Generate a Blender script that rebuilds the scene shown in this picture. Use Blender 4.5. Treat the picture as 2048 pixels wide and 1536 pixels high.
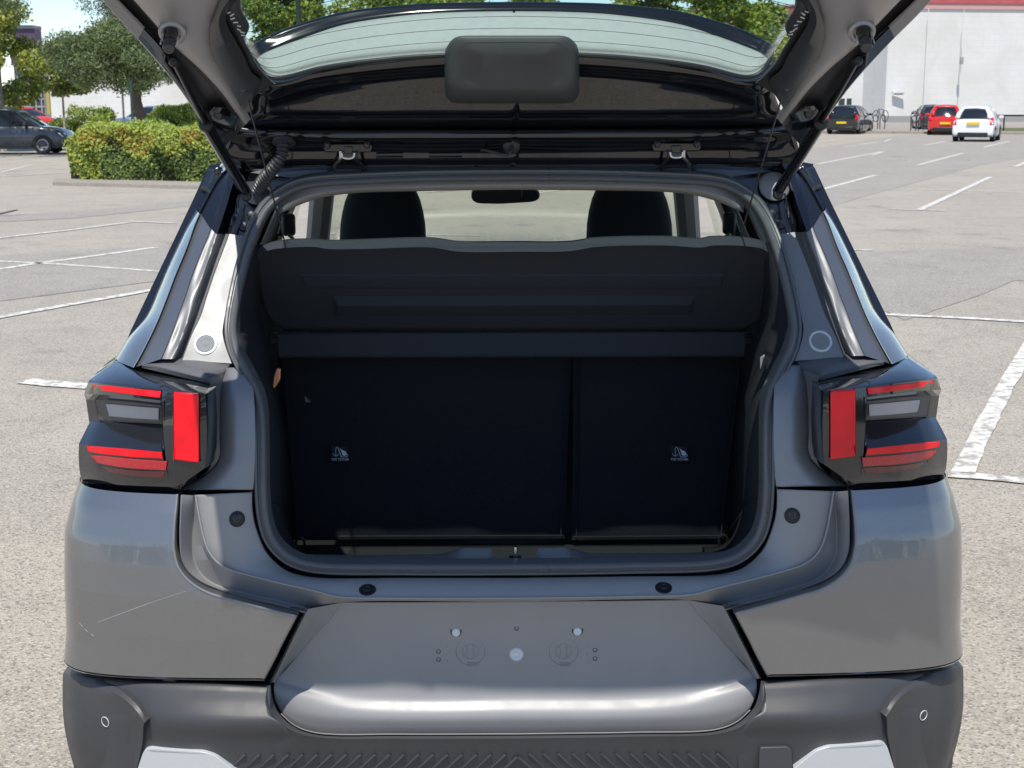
import bpy, bmesh, math, random
import numpy as np
from mathutils import Vector, Matrix
random.seed(7); rng = np.random.default_rng(7)
R = math.radians
S = bpy.context.scene
for o in list(bpy.data.objects): bpy.data.objects.remove(o)

# ------------------------------------------------------------------ camera
CAM = Vector((-0.0416, -2.61, 1.68)); PITCH = R(11.2); YAW = 0.01321749; ROLL = -0.00224915; FPX = 2841.0
fw = Vector((0, math.cos(PITCH), -math.sin(PITCH))); up = Vector((0, math.sin(PITCH), math.cos(PITCH))); rt = Vector((1, 0, 0))
cr, sr = math.cos(ROLL), math.sin(ROLL)
Rz = Matrix.Rotation(-YAW, 3, 'Z')
rt2 = Rz @ (cr*rt + sr*up); up2 = Rz @ (-sr*rt + cr*up); fw2 = Rz @ fw
cd = bpy.data.cameras.new('camera'); cam = bpy.data.objects.new('camera', cd); S.collection.objects.link(cam)
cd.sensor_width = 36; cd.lens = FPX/2048*36; cd.clip_end = 2000; cd.clip_start = 0.05
m = Matrix.Identity(4)
for i in range(3):
    m[i][0] = rt2[i]; m[i][1] = up2[i]; m[i][2] = -fw2[i]; m[i][3] = CAM[i]
cam.matrix_world = m
cd.dof.use_dof = True; cd.dof.focus_distance = 2.8; cd.dof.aperture_fstop = 20
S.camera = cam

def ray(u, v):
    return rt2*((u-1024)/FPX) + up2*(-(v-768)/FPX) + fw2
def L(u, v, Y):
    d = ray(u, v); return CAM + d*((Y-CAM.y)/d.y)
def PRJ(p):
    d = Vector(p)-CAM; z = d.dot(fw2); return (1024+FPX*d.dot(rt2)/z, 768-FPX*d.dot(up2)/z)
def G(u, v, z=0.0):
    d = ray(u, v); return CAM + d*((z-CAM.z)/d.z)

# ------------------------------------------------------------------ sky and sun
SUN_EL = R(62); SUN_AZ = R(12)       # sun behind the camera, to its left
sun_dir = Vector((-math.sin(SUN_AZ)*math.cos(SUN_EL), -math.cos(SUN_AZ)*math.cos(SUN_EL), math.sin(SUN_EL)))
w = bpy.data.worlds.new('World'); S.world = w; w.use_nodes = True
nt = w.node_tree; nt.nodes.clear()
out = nt.nodes.new('ShaderNodeOutputWorld'); bg = nt.nodes.new('ShaderNodeBackground'); sk = nt.nodes.new('ShaderNodeTexSky')
sk.sky_type = 'NISHITA'; sk.sun_disc = False; sk.sun_elevation = SUN_EL
sk.sun_rotation = math.atan2(sun_dir.x, sun_dir.y)
sk.air_density = 0.8; sk.dust_density = 0.1; sk.ozone_density = 1.6; sk.altitude = 0
bg.inputs[1].default_value = 0.148
nt.links.new(sk.outputs[0], bg.inputs[0]); nt.links.new(bg.outputs[0], out.inputs[0])
sl = bpy.data.lights.new('sun', 'SUN'); sl.energy = 4.3; sl.angle = R(0.53); sl.color = (1, .94, .845)
so = bpy.data.objects.new('sun', sl); S.collection.objects.link(so)
so.rotation_euler = sun_dir.to_track_quat('Z', 'Y').to_euler()
S.view_settings.view_transform = 'Standard'; S.view_settings.look = 'None'; S.view_settings.gamma = 1
S.view_settings.use_curve_mapping = False; S.view_settings.exposure = 0.22
S.render.engine = 'CYCLES'
S.cycles.transparent_max_bounces = 16; S.cycles.max_bounces = 10

# ------------------------------------------------------------------ materials
MATS = {}
def mat(name, col, rough=.5, metal=0, coat=0, coat_r=.03, noise=None, bump=None, spec=.5, trans=0, ior=1.45, alpha=1, sheen=0):
    """noise=(scale, amount, colour2) mixes a second colour by noise; bump=(scale, strength, distance)"""
    M = bpy.data.materials.new(name); M.use_nodes = True; n = M.node_tree.nodes; l = M.node_tree.links
    b = n['Principled BSDF']
    b.inputs['Base Color'].default_value = (*col, 1); b.inputs['Roughness'].default_value = rough
    b.inputs['Metallic'].default_value = metal; b.inputs['Coat Weight'].default_value = coat
    b.inputs['Coat Roughness'].default_value = coat_r; b.inputs['Specular IOR Level'].default_value = spec
    b.inputs['Transmission Weight'].default_value = trans; b.inputs['IOR'].default_value = ior
    b.inputs['Alpha'].default_value = alpha; b.inputs['Sheen Weight'].default_value = sheen
    tc = n.new('ShaderNodeTexCoord'); geo = n.new('ShaderNodeNewGeometry')
    if noise:
        t = n.new('ShaderNodeTexNoise'); t.inputs['Scale'].default_value = noise[0]; t.inputs['Detail'].default_value = 6
        l.new(geo.outputs['Position'], t.inputs['Vector'])
        r = n.new('ShaderNodeMapRange'); r.inputs['From Min'].default_value = .35; r.inputs['From Max'].default_value = .65
        r.inputs['To Max'].default_value = noise[1]; l.new(t.outputs['Fac'], r.inputs['Value'])
        x = n.new('ShaderNodeMix'); x.data_type = 'RGBA'; l.new(r.outputs[0], x.inputs['Factor'])
        x.inputs[6].default_value = (*col, 1); x.inputs[7].default_value = (*noise[2], 1)
        l.new(x.outputs[2], b.inputs['Base Color'])
    if bump:
        t = n.new('ShaderNodeTexNoise'); t.inputs['Scale'].default_value = bump[0]; t.inputs['Detail'].default_value = 3
        l.new(geo.outputs['Position'], t.inputs['Vector'])
        bp = n.new('ShaderNodeBump'); bp.inputs['Strength'].default_value = bump[1]; bp.inputs['Distance'].default_value = bump[2]
        l.new(t.outputs['Fac'], bp.inputs['Height']); l.new(bp.outputs[0], b.inputs['Normal'])
    MATS[name] = M; return M
def dusty(M, amount=.25, scale=14):
    """uneven roughness, as dust and wipe marks give"""
    n = M.node_tree.nodes; l = M.node_tree.links; b = n['Principled BSDF']
    geo = n.new('ShaderNodeNewGeometry'); t = n.new('ShaderNodeTexNoise'); t.inputs['Scale'].default_value = scale; t.inputs['Detail'].default_value = 8
    t.inputs['Distortion'].default_value = 1.2
    l.new(geo.outputs['Position'], t.inputs['Vector'])
    r = n.new('ShaderNodeMapRange'); r.inputs['From Min'].default_value = .3; r.inputs['From Max'].default_value = .7
    base = b.inputs['Roughness'].default_value
    r.inputs['To Min'].default_value = max(0, base-amount*.5); r.inputs['To Max'].default_value = base+amount*.5
    l.new(t.outputs['Fac'], r.inputs['Value']); l.new(r.outputs[0], b.inputs['Roughness'])
    return M

paint = mat('grey_metallic_paint', (.235, .237, .245), rough=.33, metal=.8, coat=1, coat_r=.02)
def flakes(M, sc=900, st=.25):
    n = M.node_tree.nodes; l = M.node_tree.links; b = n['Principled BSDF']; geo = n.new('ShaderNodeNewGeometry')
    v = n.new('ShaderNodeTexVoronoi'); v.inputs['Scale'].default_value = sc; l.new(geo.outputs['Position'], v.inputs['Vector'])
    mx = n.new('ShaderNodeMix'); mx.data_type = 'VECTOR'; mx.inputs[0].default_value = st*.25
    s = n.new('ShaderNodeVectorMath'); s.operation = 'SUBTRACT'; s.inputs[1].default_value = (.5, .5, .5)
    l.new(v.outputs['Color'], s.inputs[0]); a = n.new('ShaderNodeVectorMath'); a.operation = 'MULTIPLY_ADD'
    a.inputs[1].default_value = (st*.5,)*3; l.new(s.outputs[0], a.inputs[0]); l.new(geo.outputs['Normal'], a.inputs[2])
    nn = n.new('ShaderNodeVectorMath'); nn.operation = 'NORMALIZE'; l.new(a.outputs[0], nn.inputs[0]); l.new(nn.outputs[0], b.inputs['Normal'])
flakes(paint)
paint_in = mat('grey_inner_paint', (.22, .225, .23), rough=.50, metal=.35, coat=.1, coat_r=.3); dusty(paint_in, .12)
gate_in = mat('grey_gate_inner_paint', (.33, .33, .345), rough=.42, metal=.35, coat=.2, coat_r=.3)
sheet = mat('grained_grey_sheet', (.25, .258, .268), rough=.34, metal=.35, bump=(900, .5, .0006)); dusty(sheet, .1, 30)
satin = mat('satin_grey_plastic', (.285, .287, .292), rough=.45, metal=.12, bump=(1500, .12, .0003), noise=(9, .35, (.32, .323, .328))); dusty(satin, .14, 11)
clad = mat('dark_cladding_plastic', (.048, .050, .055), rough=.46, bump=(1500, .25, .0003), noise=(6, .4, (.062, .065, .071))); dusty(clad, .15, 9)
blackpl = mat('black_plastic', (.02, .021, .024), rough=.45, bump=(900, .15, .0003))
ledgem = mat('dark_satin_ledge_plastic', (.12, .123, .13), rough=.42)
gloss = mat('gloss_black_paint', (.006, .0065, .009), rough=.12, coat=1, coat_r=.02)
sealm = mat('grey_seal_rubber', (.115, .12, .127), rough=.36, bump=(500, .1, .0004)); dusty(sealm, .2, 20)
rubber = mat('black_rubber_seal', (.035, .037, .041), rough=.42, bump=(500, .1, .0004)); dusty(rubber, .2, 20)
fabric = mat('black_boot_carpet', (.018, .020, .025), rough=.97, spec=.25, bump=(700, .9, .002), noise=(420, .7, (.030, .033, .040)))
shelfm = mat('dark_shelf_felt', (.030, .036, .048), rough=.9, bump=(700, .7, .0015), noise=(400, .6, (.045, .052, .066)))
seatm = mat('black_seat_fabric', (.018, .022, .030), rough=.95)
headl = mat('light_grey_headliner', (.82, .82, .80), rough=.8)
greytrim = mat('grey_pillar_trim', (.22, .23, .24), rough=.7)
chrome = mat('zinc_steel', (.7, .7, .72), rough=.25, metal=1)
darkmetal = mat('dark_steel', (.06, .06, .065), rough=.35, metal=.8)
redl = mat('red_lens', (.92, .003, .014), rough=.2, coat=.3, coat_r=.03, bump=(300, .15, .0006), noise=(22, .5, (.50, .001, .01)))
redl2 = mat('red_reflector', (.42, .004, .012), rough=.25, coat=1, coat_r=.03, bump=(500, .9, .002), noise=(350, .6, (.65, .03, .04)))
redd = mat('dark_red_lens', (.10, .012, .016), rough=.2, coat=1)
smoke = mat('smoked_lens_plastic', (.014, .016, .021), rough=.10, coat=.85, coat_r=.02)
smoke.node_tree.nodes['Principled BSDF'].inputs['Coat IOR'].default_value = 1.55
lamp_recess = mat('grey_lamp_recess', (.075, .075, .075), rough=.3, coat=.8)
clearl = mat('pale_reversing_lens', (.42, .41, .42), rough=.2, coat=1, bump=(120, .5, .002))
silver = mat('silver_skid_plate_paint', (.62, .66, .68), rough=.4, metal=.25, coat=.3)
tyre = mat('tyre_rubber', (.02, .02, .02), rough=.8)
alloy = mat('wheel_silver', (.45, .46, .48), rough=.35, metal=.7)
def glassmat(name, tint, refl=.10, alpha=.0, rough=.0):
    M = bpy.data.materials.new(name); M.use_nodes = True; n = M.node_tree.nodes; l = M.node_tree.links; n.clear()
    o = n.new('ShaderNodeOutputMaterial'); t = n.new('ShaderNodeBsdfTransparent'); t.inputs[0].default_value = (*tint, 1)
    g = n.new('ShaderNodeBsdfGlossy'); g.inputs['Roughness'].default_value = rough; g.inputs[0].default_value = (1, 1, 1, 1)
    lw = n.new('ShaderNodeLayerWeight'); lw.inputs[0].default_value = .5; pw = n.new('ShaderNodeMath'); pw.operation = 'POWER'; pw.inputs[1].default_value = 5; l.new(lw.outputs['Facing'], pw.inputs[0])
    f = n.new('ShaderNodeMath'); f.operation = 'MULTIPLY_ADD'; f.inputs[1].default_value = .7; f.inputs[2].default_value = .03; l.new(pw.outputs[0], f.inputs[0]); mx = n.new('ShaderNodeMixShader')
    l.new(f.outputs[0], mx.inputs[0]); l.new(t.outputs[0], mx.inputs[1]); l.new(g.outputs[0], mx.inputs[2]); l.new(mx.outputs[0], o.inputs[0])
    return M
glass = glassmat('green_tinted_glass', (.84, .90, .87))
glass_w = glassmat('windscreen_glass', (.86, .90, .84))
darkglass = mat('dark_privacy_glass', (.01, .012, .015), rough=.05, coat=1)

# ------------------------------------------------------------------ builders
C = S.collection
def link(name, me, m=None, parent=None, kind=None, loc=None):
    o = bpy.data.objects.new(name, me); C.objects.link(o)
    if m is not None:
        for q in (m if isinstance(m, (list, tuple)) else [m]): me.materials.append(q)
    if parent is not None: o.parent = parent
    if kind: o['kind'] = kind
    if loc is not None: o.location = loc
    return o
def thing(name, label, cat, loc=(0, 0, 0), rz=0, group=None):
    o = bpy.data.objects.new(name, None); C.objects.link(o); o.location = loc; o.rotation_euler = (0, 0, rz)
    o.empty_display_size = .1; o['label'] = label; o['category'] = cat
    if group: o['group'] = group
    return o
def tag(o, label, cat, group=None):
    o['label'] = label; o['category'] = cat
    if group: o['group'] = group
    return o
def mesh(name, V, F, smooth=True, angle=35):
    me = bpy.data.meshes.new(name); me.from_pydata([tuple(v) for v in V], [], F); me.validate(); me.update()
    if smooth:
        me.polygons.foreach_set('use_smooth', [True]*len(me.polygons)); me.set_sharp_from_angle(angle=R(angle))
    return me
def resample(P, n, smooth=True):
    P = [Vector(p) for p in P]
    if len(P) == 1: return [P[0].copy() for _ in range(n)]
    if smooth and len(P) > 2:
        Q = []
        E = [P[0]*2-P[1]]+P+[P[-1]*2-P[-2]]
        for i in range(1, len(E)-2):
            a, b, c, d = E[i-1], E[i], E[i+1], E[i+2]
            t0 = 0; t1 = t0+max((b-a).length, 1e-6)**.5; t2 = t1+max((c-b).length, 1e-6)**.5; t3 = t2+max((d-c).length, 1e-6)**.5
            for k in range(14):
                t = t1+(t2-t1)*k/14
                A1 = a*((t1-t)/(t1-t0))+b*((t-t0)/(t1-t0)); A2 = b*((t2-t)/(t2-t1))+c*((t-t1)/(t2-t1)); A3 = c*((t3-t)/(t3-t2))+d*((t-t2)/(t3-t2))
                B1 = A1*((t2-t)/(t2-t0))+A2*((t-t0)/(t2-t0)); B2 = A2*((t3-t)/(t3-t1))+A3*((t-t1)/(t3-t1))
                Q.append(B1*((t2-t)/(t2-t1))+B2*((t-t1)/(t2-t1)))
        Q.append(P[-1])
    else: Q = P
    d = [0]
    for a, b in zip(Q, Q[1:]): d.append(d[-1]+(b-a).length)
    T = d[-1]; r = []; j = 0
    for k in range(n):
        t = T*k/(n-1)
        while j < len(d)-2 and d[j+1] < t: j += 1
        s = (t-d[j])/max(d[j+1]-d[j], 1e-9); r.append(Q[j].lerp(Q[j+1], min(max(s, 0), 1)))
    return r
def crv(spec): return [L(*p) for p in spec]
def mirr(P): return [Vector((-p.x, p.y, p.z)) for p in P]
def join_mirror(P): return P + mirr(P[:-1])[::-1]
def finish(o, thick=.0, bevel=0, seg=2, off=-1):
    if thick:
        s = o.modifiers.new('thickness', 'SOLIDIFY'); s.thickness = thick; s.offset = off
    if bevel:
        b = o.modifiers.new('rounded edges', 'BEVEL'); b.width = bevel; b.segments = seg; b.limit_method = 'ANGLE'; b.angle_limit = R(28)
        b.harden_normals = False
    return o
def grid_mesh(name, rows, flip=None, angle=35, closed=False):
    nr = len(rows); nc = len(rows[0]); V = [p for r_ in rows for p in r_]; F = []
    for i in range(nr-1):
        for j in range(nc-1 if not closed else nc):
            j2 = (j+1) % nc
            F.append((i*nc+j, i*nc+j2, (i+1)*nc+j2, (i+1)*nc+j))
    # face the viewer side (towards CAM)
    a = sum(((V[f[1]]-V[f[0]]).cross(V[f[3]]-V[f[0]])).dot(CAM-V[f[0]]) for f in F)
    if flip is None: flip = a < 0
    if flip: F = [f[::-1] for f in F]
    return mesh(name, V, F, angle=angle)
def loft(name, curves, m, parent, mirror='copy', n=48, smooth=True, cross=0, thick=.003, bevel=.0012, world=False, angle=35, kind=None, label=None):
    """curves: lists of (u,v,Y) traced on the photograph's left side with a real depth each, or world points"""
    rows = [resample(c if world else crv(c), n, smooth) for c in curves]
    if mirror == 'join': rows = [join_mirror(r_) for r_ in rows]
    if cross:
        cols = list(zip(*rows)); cols = [resample(list(c), (len(rows)-1)*cross+1, True) for c in cols]; rows = [list(x) for x in zip(*cols)]
    res = []
    for s in ((0, 1) if mirror == 'copy' else (0,)):
        rr = [mirr(r_) for r_ in rows] if s else rows
        o = link(name, grid_mesh(name, rr, angle=angle), m, parent, kind); finish(o, thick, bevel)
        if label: o['label'] = label
        res.append(o)
    return res
def tube(name, P, r, m, parent=None, seg=10, smooth=True, n=None, prof=None, closed=False):
    P = resample(P, n or max(2, 6*len(P)), smooth) if (smooth and len(P) > 2) else [Vector(p) for p in P]
    V = []; F = []; prev = None
    for i, p in enumerate(P):
        t = (P[min(i+1, len(P)-1)]-P[max(i-1, 0)]).normalized()
        if prev is None:
            a = Vector((0, 0, 1)) if abs(t.z) < .9 else Vector((1, 0, 0)); nn = (a-t*a.dot(t)).normalized()
        else: nn = (prev-t*prev.dot(t)).normalized()
        prev = nn; b = t.cross(nn); rr = r(i/(len(P)-1)) if callable(r) else r
        for k in range(seg):
            a = 2*math.pi*k/seg; V.append(p+(nn*math.cos(a)+b*math.sin(a))*rr)
    for i in range(len(P)-1):
        for k in range(seg):
            k2 = (k+1) % seg; F.append((i*seg+k, i*seg+k2, (i+1)*seg+k2, (i+1)*seg+k))
    F.append(tuple(range(seg))[::-1]); F.append(tuple((len(P)-1)*seg+k for k in range(seg)))
    if m is None: return V, F
    return link(name, mesh(name, V, F, angle=40), m, parent)
def lathe(name, prof, m, parent, center, axis, seg=28):
    """prof: (radius, height along axis) pairs"""
    q = Vector(axis).normalized().to_track_quat('Z', 'Y'); V = []; F = []
    for r_, h in prof:
        for k in range(seg):
            a = 2*math.pi*k/seg; V.append(Vector(center)+q @ Vector((r_*math.cos(a), r_*math.sin(a), h)))
    for i in range(len(prof)-1):
        for k in range(seg):
            k2 = (k+1) % seg; F.append((i*seg+k, i*seg+k2, (i+1)*seg+k2, (i+1)*seg+k))
    F.append(tuple(range(seg))[::-1]); F.append(tuple((len(prof)-1)*seg+k for k in range(seg)))
    return link(name, mesh(name, V, F, angle=38), m, parent)
def box(name, a, b, m, parent=None, bevel=.004, seg=2, rot=None, kind=None, pivot=None):
    a = Vector(a); b = Vector(b); V = [Vector((x, y, z)) for x in (a.x, b.x) for y in (a.y, b.y) for z in (a.z, b.z)]
    F = [(0, 1, 3, 2), (4, 6, 7, 5), (0, 4, 5, 1), (2, 3, 7, 6), (0, 2, 6, 4), (1, 5, 7, 3)]
    if rot is not None:
        c = (a+b)/2 if pivot is None else Vector(pivot); V = [c+rot @ (v-c) for v in V]
    o = link(name, mesh(name, V, F), m, parent, kind); 
    if bevel: finish(o, 0, bevel, seg)
    return o
def slab(name, poly, depth, m, parent, bevel=.001, axis=Vector((0, 1, 0)), angle=35):
    """poly: world outline, extruded along axis"""
    n = len(poly); V = [Vector(p) for p in poly]+[Vector(p)+axis*depth for p in poly]
    F = [tuple(range(n)), tuple(range(2*n-1, n-1, -1))]+[(i, (i+1) % n, n+(i+1) % n, n+i) for i in range(n)]
    me = mesh(name, V, F, angle=angle); bm = bmesh.new(); bm.from_mesh(me); bmesh.ops.recalc_face_normals(bm, faces=bm.faces); bm.to_mesh(me); bm.free()
    o = link(name, me, m, parent)
    if bevel: finish(o, 0, bevel, 2)
    return o
def rquad(pts, r=6, k=4):
    """rounded corners for a pixel polygon"""
    out_ = []; n = len(pts)
    for i in range(n):
        p = Vector(pts[i]); a = Vector(pts[i-1]); b = Vector(pts[(i+1) % n])
        da = (a-p); db = (b-p); ra = min(r, da.length*.45); rb = min(r, db.length*.45)
        s = p+da.normalized()*ra; e = p+db.normalized()*rb
        for j in range(k+1):
            t = j/k; out_.append((s*(1-t)**2+p*2*t*(1-t)+e*t*t))
    return out_
def text_mesh(s, size, depth=.0004, mir=False):
    cu = bpy.data.curves.new('t', 'FONT'); cu.body = s; cu.size = size; cu.extrude = depth; cu.align_x = 'CENTER'; cu.align_y = 'CENTER'
    ob = bpy.data.objects.new('t', cu); C.objects.link(ob); dg = bpy.context.evaluated_depsgraph_get()
    me = bpy.data.meshes.new_from_object(ob.evaluated_get(dg)); bpy.data.objects.remove(ob); me.materials.clear()
    return me

from mathutils.bvhtree import BVHTree
_bvh = {}
def onsurf(obs, u, v, lift=0.0):
    """point and normal where the sight line through (u, v) meets the given meshes"""
    best = None
    for o in obs:
        if o.name not in _bvh: _bvh[o.name] = BVHTree.FromPolygons([x.co.copy() for x in o.data.vertices], [tuple(p.vertices) for p in o.data.polygons])
        h = _bvh[o.name].ray_cast(CAM, ray(u, v).normalized())
        if h[0] is not None and (best is None or h[3] < best[3]): best = h
    if best is None: print('MISS', u, v, [o.name for o in obs]); return L(u, v, .05), Vector((0, -1, .1))
    n = best[1]; n = -n if n.dot(CAM-best[0]) < 0 else n
    return best[0]+n*lift, n
# ================================================================== the car park
def asphalt(name, c1, c2, c3, worn=.5):
    M = bpy.data.materials.new(name); M.use_nodes = True; n = M.node_tree.nodes; l = M.node_tree.links; b = n['Principled BSDF']
    geo = n.new('ShaderNodeNewGeometry'); P = geo.outputs['Position']
    def noise(sc, det=6, dist=0, rough=.5):
        t = n.new('ShaderNodeTexNoise'); t.inputs['Scale'].default_value = sc; t.inputs['Detail'].default_value = det; t.inputs['Distortion'].default_value = dist; t.inputs['Roughness'].default_value = rough
        l.new(P, t.inputs['Vector']); return t.outputs['Fac']
    def mix(f, a, c):
        x = n.new('ShaderNodeMix'); x.data_type = 'RGBA'; l.new(f, x.inputs['Factor'])
        for i, q in ((6, a), (7, c)):
            if isinstance(q, tuple): x.inputs[i].default_value = (*q, 1)
            else: l.new(q, x.inputs[i])
        return x.outputs[2]
    def ramp(f, lo, hi, to=1.0):
        r = n.new('ShaderNodeMapRange'); r.inputs['From Min'].default_value = lo; r.inputs['From Max'].default_value = hi; r.inputs['To Max'].default_value = to; l.new(f, r.inputs['Value']); return r.outputs[0]
    base = mix(ramp(noise(.35, 5, .6), .38, .62), c1, c2)          # broad patches
    base = mix(ramp(noise(2.2, 8, 1.0), .45, .72, .55), base, c3)    # stains
    base = mix(ramp(noise(.9, 3, .3), .63, .70, .55), base, (.15, .14, .125))   # oil spots
    v = n.new('ShaderNodeTexVoronoi'); v.inputs['Scale'].default_value = 120; l.new(P, v.inputs['Vector'])   # aggregate stones
    sep = n.new('ShaderNodeSeparateColor'); l.new(v.outputs['Color'], sep.inputs[0])
    st = mix(ramp(sep.outputs[0], .55, 1.0, .72), base, (.60, .55, .49))
    st = mix(ramp(sep.outputs[1], .62, 1.0, .72), st, (.12, .12, .11))
    st = mix(ramp(noise(160, 3), .55, .75, .5), st, (.13, .125, .12))
    l.new(st, b.inputs['Base Color']); b.inputs['Roughness'].default_value = .85
    bp = n.new('ShaderNodeBump'); bp.inputs['Strength'].default_value = .8; bp.inputs['Distance'].default_value = .004
    ad = n.new('ShaderNodeMath'); l.new(v.outputs['Distance'], ad.inputs[0]); l.new(noise(220, 2), ad.inputs[1]); l.new(ad.outputs[0], bp.inputs['Height']); l.new(bp.outputs[0], b.inputs['Normal'])
    return M
asp = asphalt('worn_car_park_asphalt', (.44, .395, .325), (.38, .343, .285), (.29, .265, .225))
asp2 = asphalt('darker_asphalt', (.36, .335, .295), (.33, .305, .27), (.26, .245, .22))
asp_path = asphalt('brown_footway', (.36, .32, .28), (.31, .28, .245), (.26, .23, .2))
def struct(o): o['kind'] = 'structure'; return o
def sheet_poly(name, pts, z, m, par=None):
    o = link(name, mesh(name, [Vector((p.x, p.y, z)) for p in pts], [tuple(range(len(pts)))], False), m, par); return o
gv = []
struct(link('ground', mesh('ground', [(-900, -300, 0), (900, -300, 0), (900, 1500, 0), (-900, 1500, 0)], [(0, 1, 2, 3)], False), asp))
# darker tarmac repairs
def patch(pix, m=asp2, z=.004, name='tarmac_patch'):
    return struct(sheet_poly(name, [G(u, v, z) for u, v in pix], z, m))
patch([(1600, 640), (2048, 560), (2300, 520), (2300, 400), (2048, 285), (1900, 270), (1780, 273), (1600, 290)] if False else [(1610, 300), (1800, 270), (2100, 268), (2300, 272), (1960, 330), (1720, 395), (1640, 420)])
patch([(1690, 505), (2200, 488), (2400, 590), (2030, 560), (1960, 590), (1810, 640), (1745, 610)])
patch([(-60, 433), (140, 424), (420, 398), (420, 408), (150, 436), (-60, 447)])
patch([(-300, 530), (340, 490), (330, 560), (-300, 640)])
# footways
def kerbed(name, pts, h, m):
    V = [Vector((p.x, p.y, 0)) for p in pts]+[Vector((p.x, p.y, h)) for p in pts]; n = len(pts)
    F = [tuple(range(n, 2*n))]+[(i, (i+1) % n, n+(i+1) % n, n+i) for i in range(n)]
    return struct(link(name, mesh(name, V, F, False), m))
kerbed('footway', [G(1560, 266), G(1900, 268), G(2300, 272), Vector((80, 118, 0)), Vector((20, 118, 0))], .12, asp_path)
grass_m = mat('verge_grass', (.10, .12, .035), rough=.9, noise=(3, .6, (.16, .15, .06)))
struct(sheet_poly('grass_verge', [G(1990, 262, .124), G(2300, 264, .124), G(2300, 256, .124), G(1990, 255.5, .124)], .124, grass_m))
# painted lines: worn white thermoplastic
def linemat():
    M = bpy.data.materials.new('worn_white_line_paint'); M.use_nodes = True; n = M.node_tree.nodes; l = M.node_tree.links; b = n['Principled BSDF']
    geo = n.new('ShaderNodeNewGeometry')
    t = n.new('ShaderNodeTexNoise'); t.inputs['Scale'].default_value = 14; t.inputs['Detail'].default_value = 9; t.inputs['Roughness'].default_value = .7; l.new(geo.outputs['Position'], t.inputs['Vector'])
    r = n.new('ShaderNodeMapRange'); r.inputs['From Min'].default_value = .40; r.inputs['From Max'].default_value = .54; l.new(t.outputs['Fac'], r.inputs['Value'])
    x = n.new('ShaderNodeMix'); x.data_type = 'RGBA'; x.inputs[6].default_value = (.34, .32, .29, 1); x.inputs[7].default_value = (.74, .72, .66, 1); l.new(r.outputs[0], x.inputs['Factor'])
    l.new(x.outputs[2], b.inputs['Base Color']); b.inputs['Roughness'].default_value = .7; return M
linem = linemat()
def line(P, wdt=.10, z=.008):
    P = [G(u, v, z) for u, v in P]; V = []; F = []; rr = random.Random(int(P[0].x*1000) & 0xffff)
    Q = []
    for a, b in zip(P, P[1:]):
        k = max(2, int((b-a).length/.12)); k = min(k, 80)
        Q += [a.lerp(b, i/k) for i in range(k)]
    Q.append(P[-1])
    for i, p in enumerate(Q):
        t = (Q[min(i+1, len(Q)-1)]-Q[max(i-1, 0)]).normalized(); nn = Vector((-t.y, t.x, 0)); j = rr.uniform(.93, 1.04)*wdt/2
        V += [p+nn*j, p-nn*j*rr.uniform(.92, 1.08)]
    for i in range(len(Q)-1): F.append((2*i, 2*i+1, 2*i+3, 2*i+2))
    return struct(link('parking_line', mesh('parking_line', V, F, False), linem))
for P, w_ in ((((-80, 484), (0, 475.5), (120, 462), (258, 444.5)), .11), (((255, 442), (349, 446)), .11), (((-80, 545), (0, 537.5), (72, 526.5), (200, 510), (312, 494)), .11),
             (((-90, 518), (0, 522), (109, 527.5), (229, 536), (345, 544)), .09), (((-90, 648), (0, 633.6), (137, 609), (330, 575)), .11), (((49, 761), (100, 766), (185, 773)), .16),
             (((-60, 357), (0, 353), (131, 345.5)), .13), (((-60, 335), (0, 332.5), (125, 329.5)), .12), (((-40, 322), (0, 320), (78, 313)), .12), (((0, 345), (60, 330)), .1),
             (((1635, 327.6), (1762, 303.4)), .12), (((1632, 381.5), (1751, 350)), .12), (((1700, 351), (1786, 351.5)), .09), (((1835, 330), (1926, 306)), .12), (((1799, 330), (1864, 330)), .09),
             (((1840, 419), (1981, 353.5)), .12), (((1778, 418), (1890, 421)), .10), (((2030, 333.5), (2080, 312)), .13), (((1998, 331.5), (2048, 332.5)), .1), (((1630, 285), (1668, 280)), .13),
             (((1718, 289), (1756, 284)), .13), (((1848, 290.5), (1891, 282.5)), .13), (((1968, 294), (2018, 282.5)), .13), (((1687, 294), (1713, 291)), .1), (((1744, 310), (1768, 303)), .1), (((1768, 283), (1782, 278)), .1),
             (((1640, 376), (1850, 379), (2060, 385)), .07), (((1752, 627.5), (1900, 634), (2060, 643)), .11), (((1694, 498.5), (1745, 500.5)), .10),
             (((1926, 945), (1963, 865), (2010, 775), (2090, 640)), .105), (((1895, 948), (1960, 952), (2060, 962)), .11), (((1975, 800), (2048, 720)), .0001),
             (((838, 469), (960, 471)), .09), (((1075, 386), (1135, 378)), .1), (((850, 384), (960, 377)), .1), (((640, 470), (672, 466)), .1)):
    if w_ > .001: line(P, w_)
# drain cover and litter on the left
box('drain_cover', G(-20, 432)+Vector((0, 0, .001)), G(36, 421)+Vector((0, 0, .012)), darkmetal, None, .002)['kind'] = 'structure'

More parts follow.
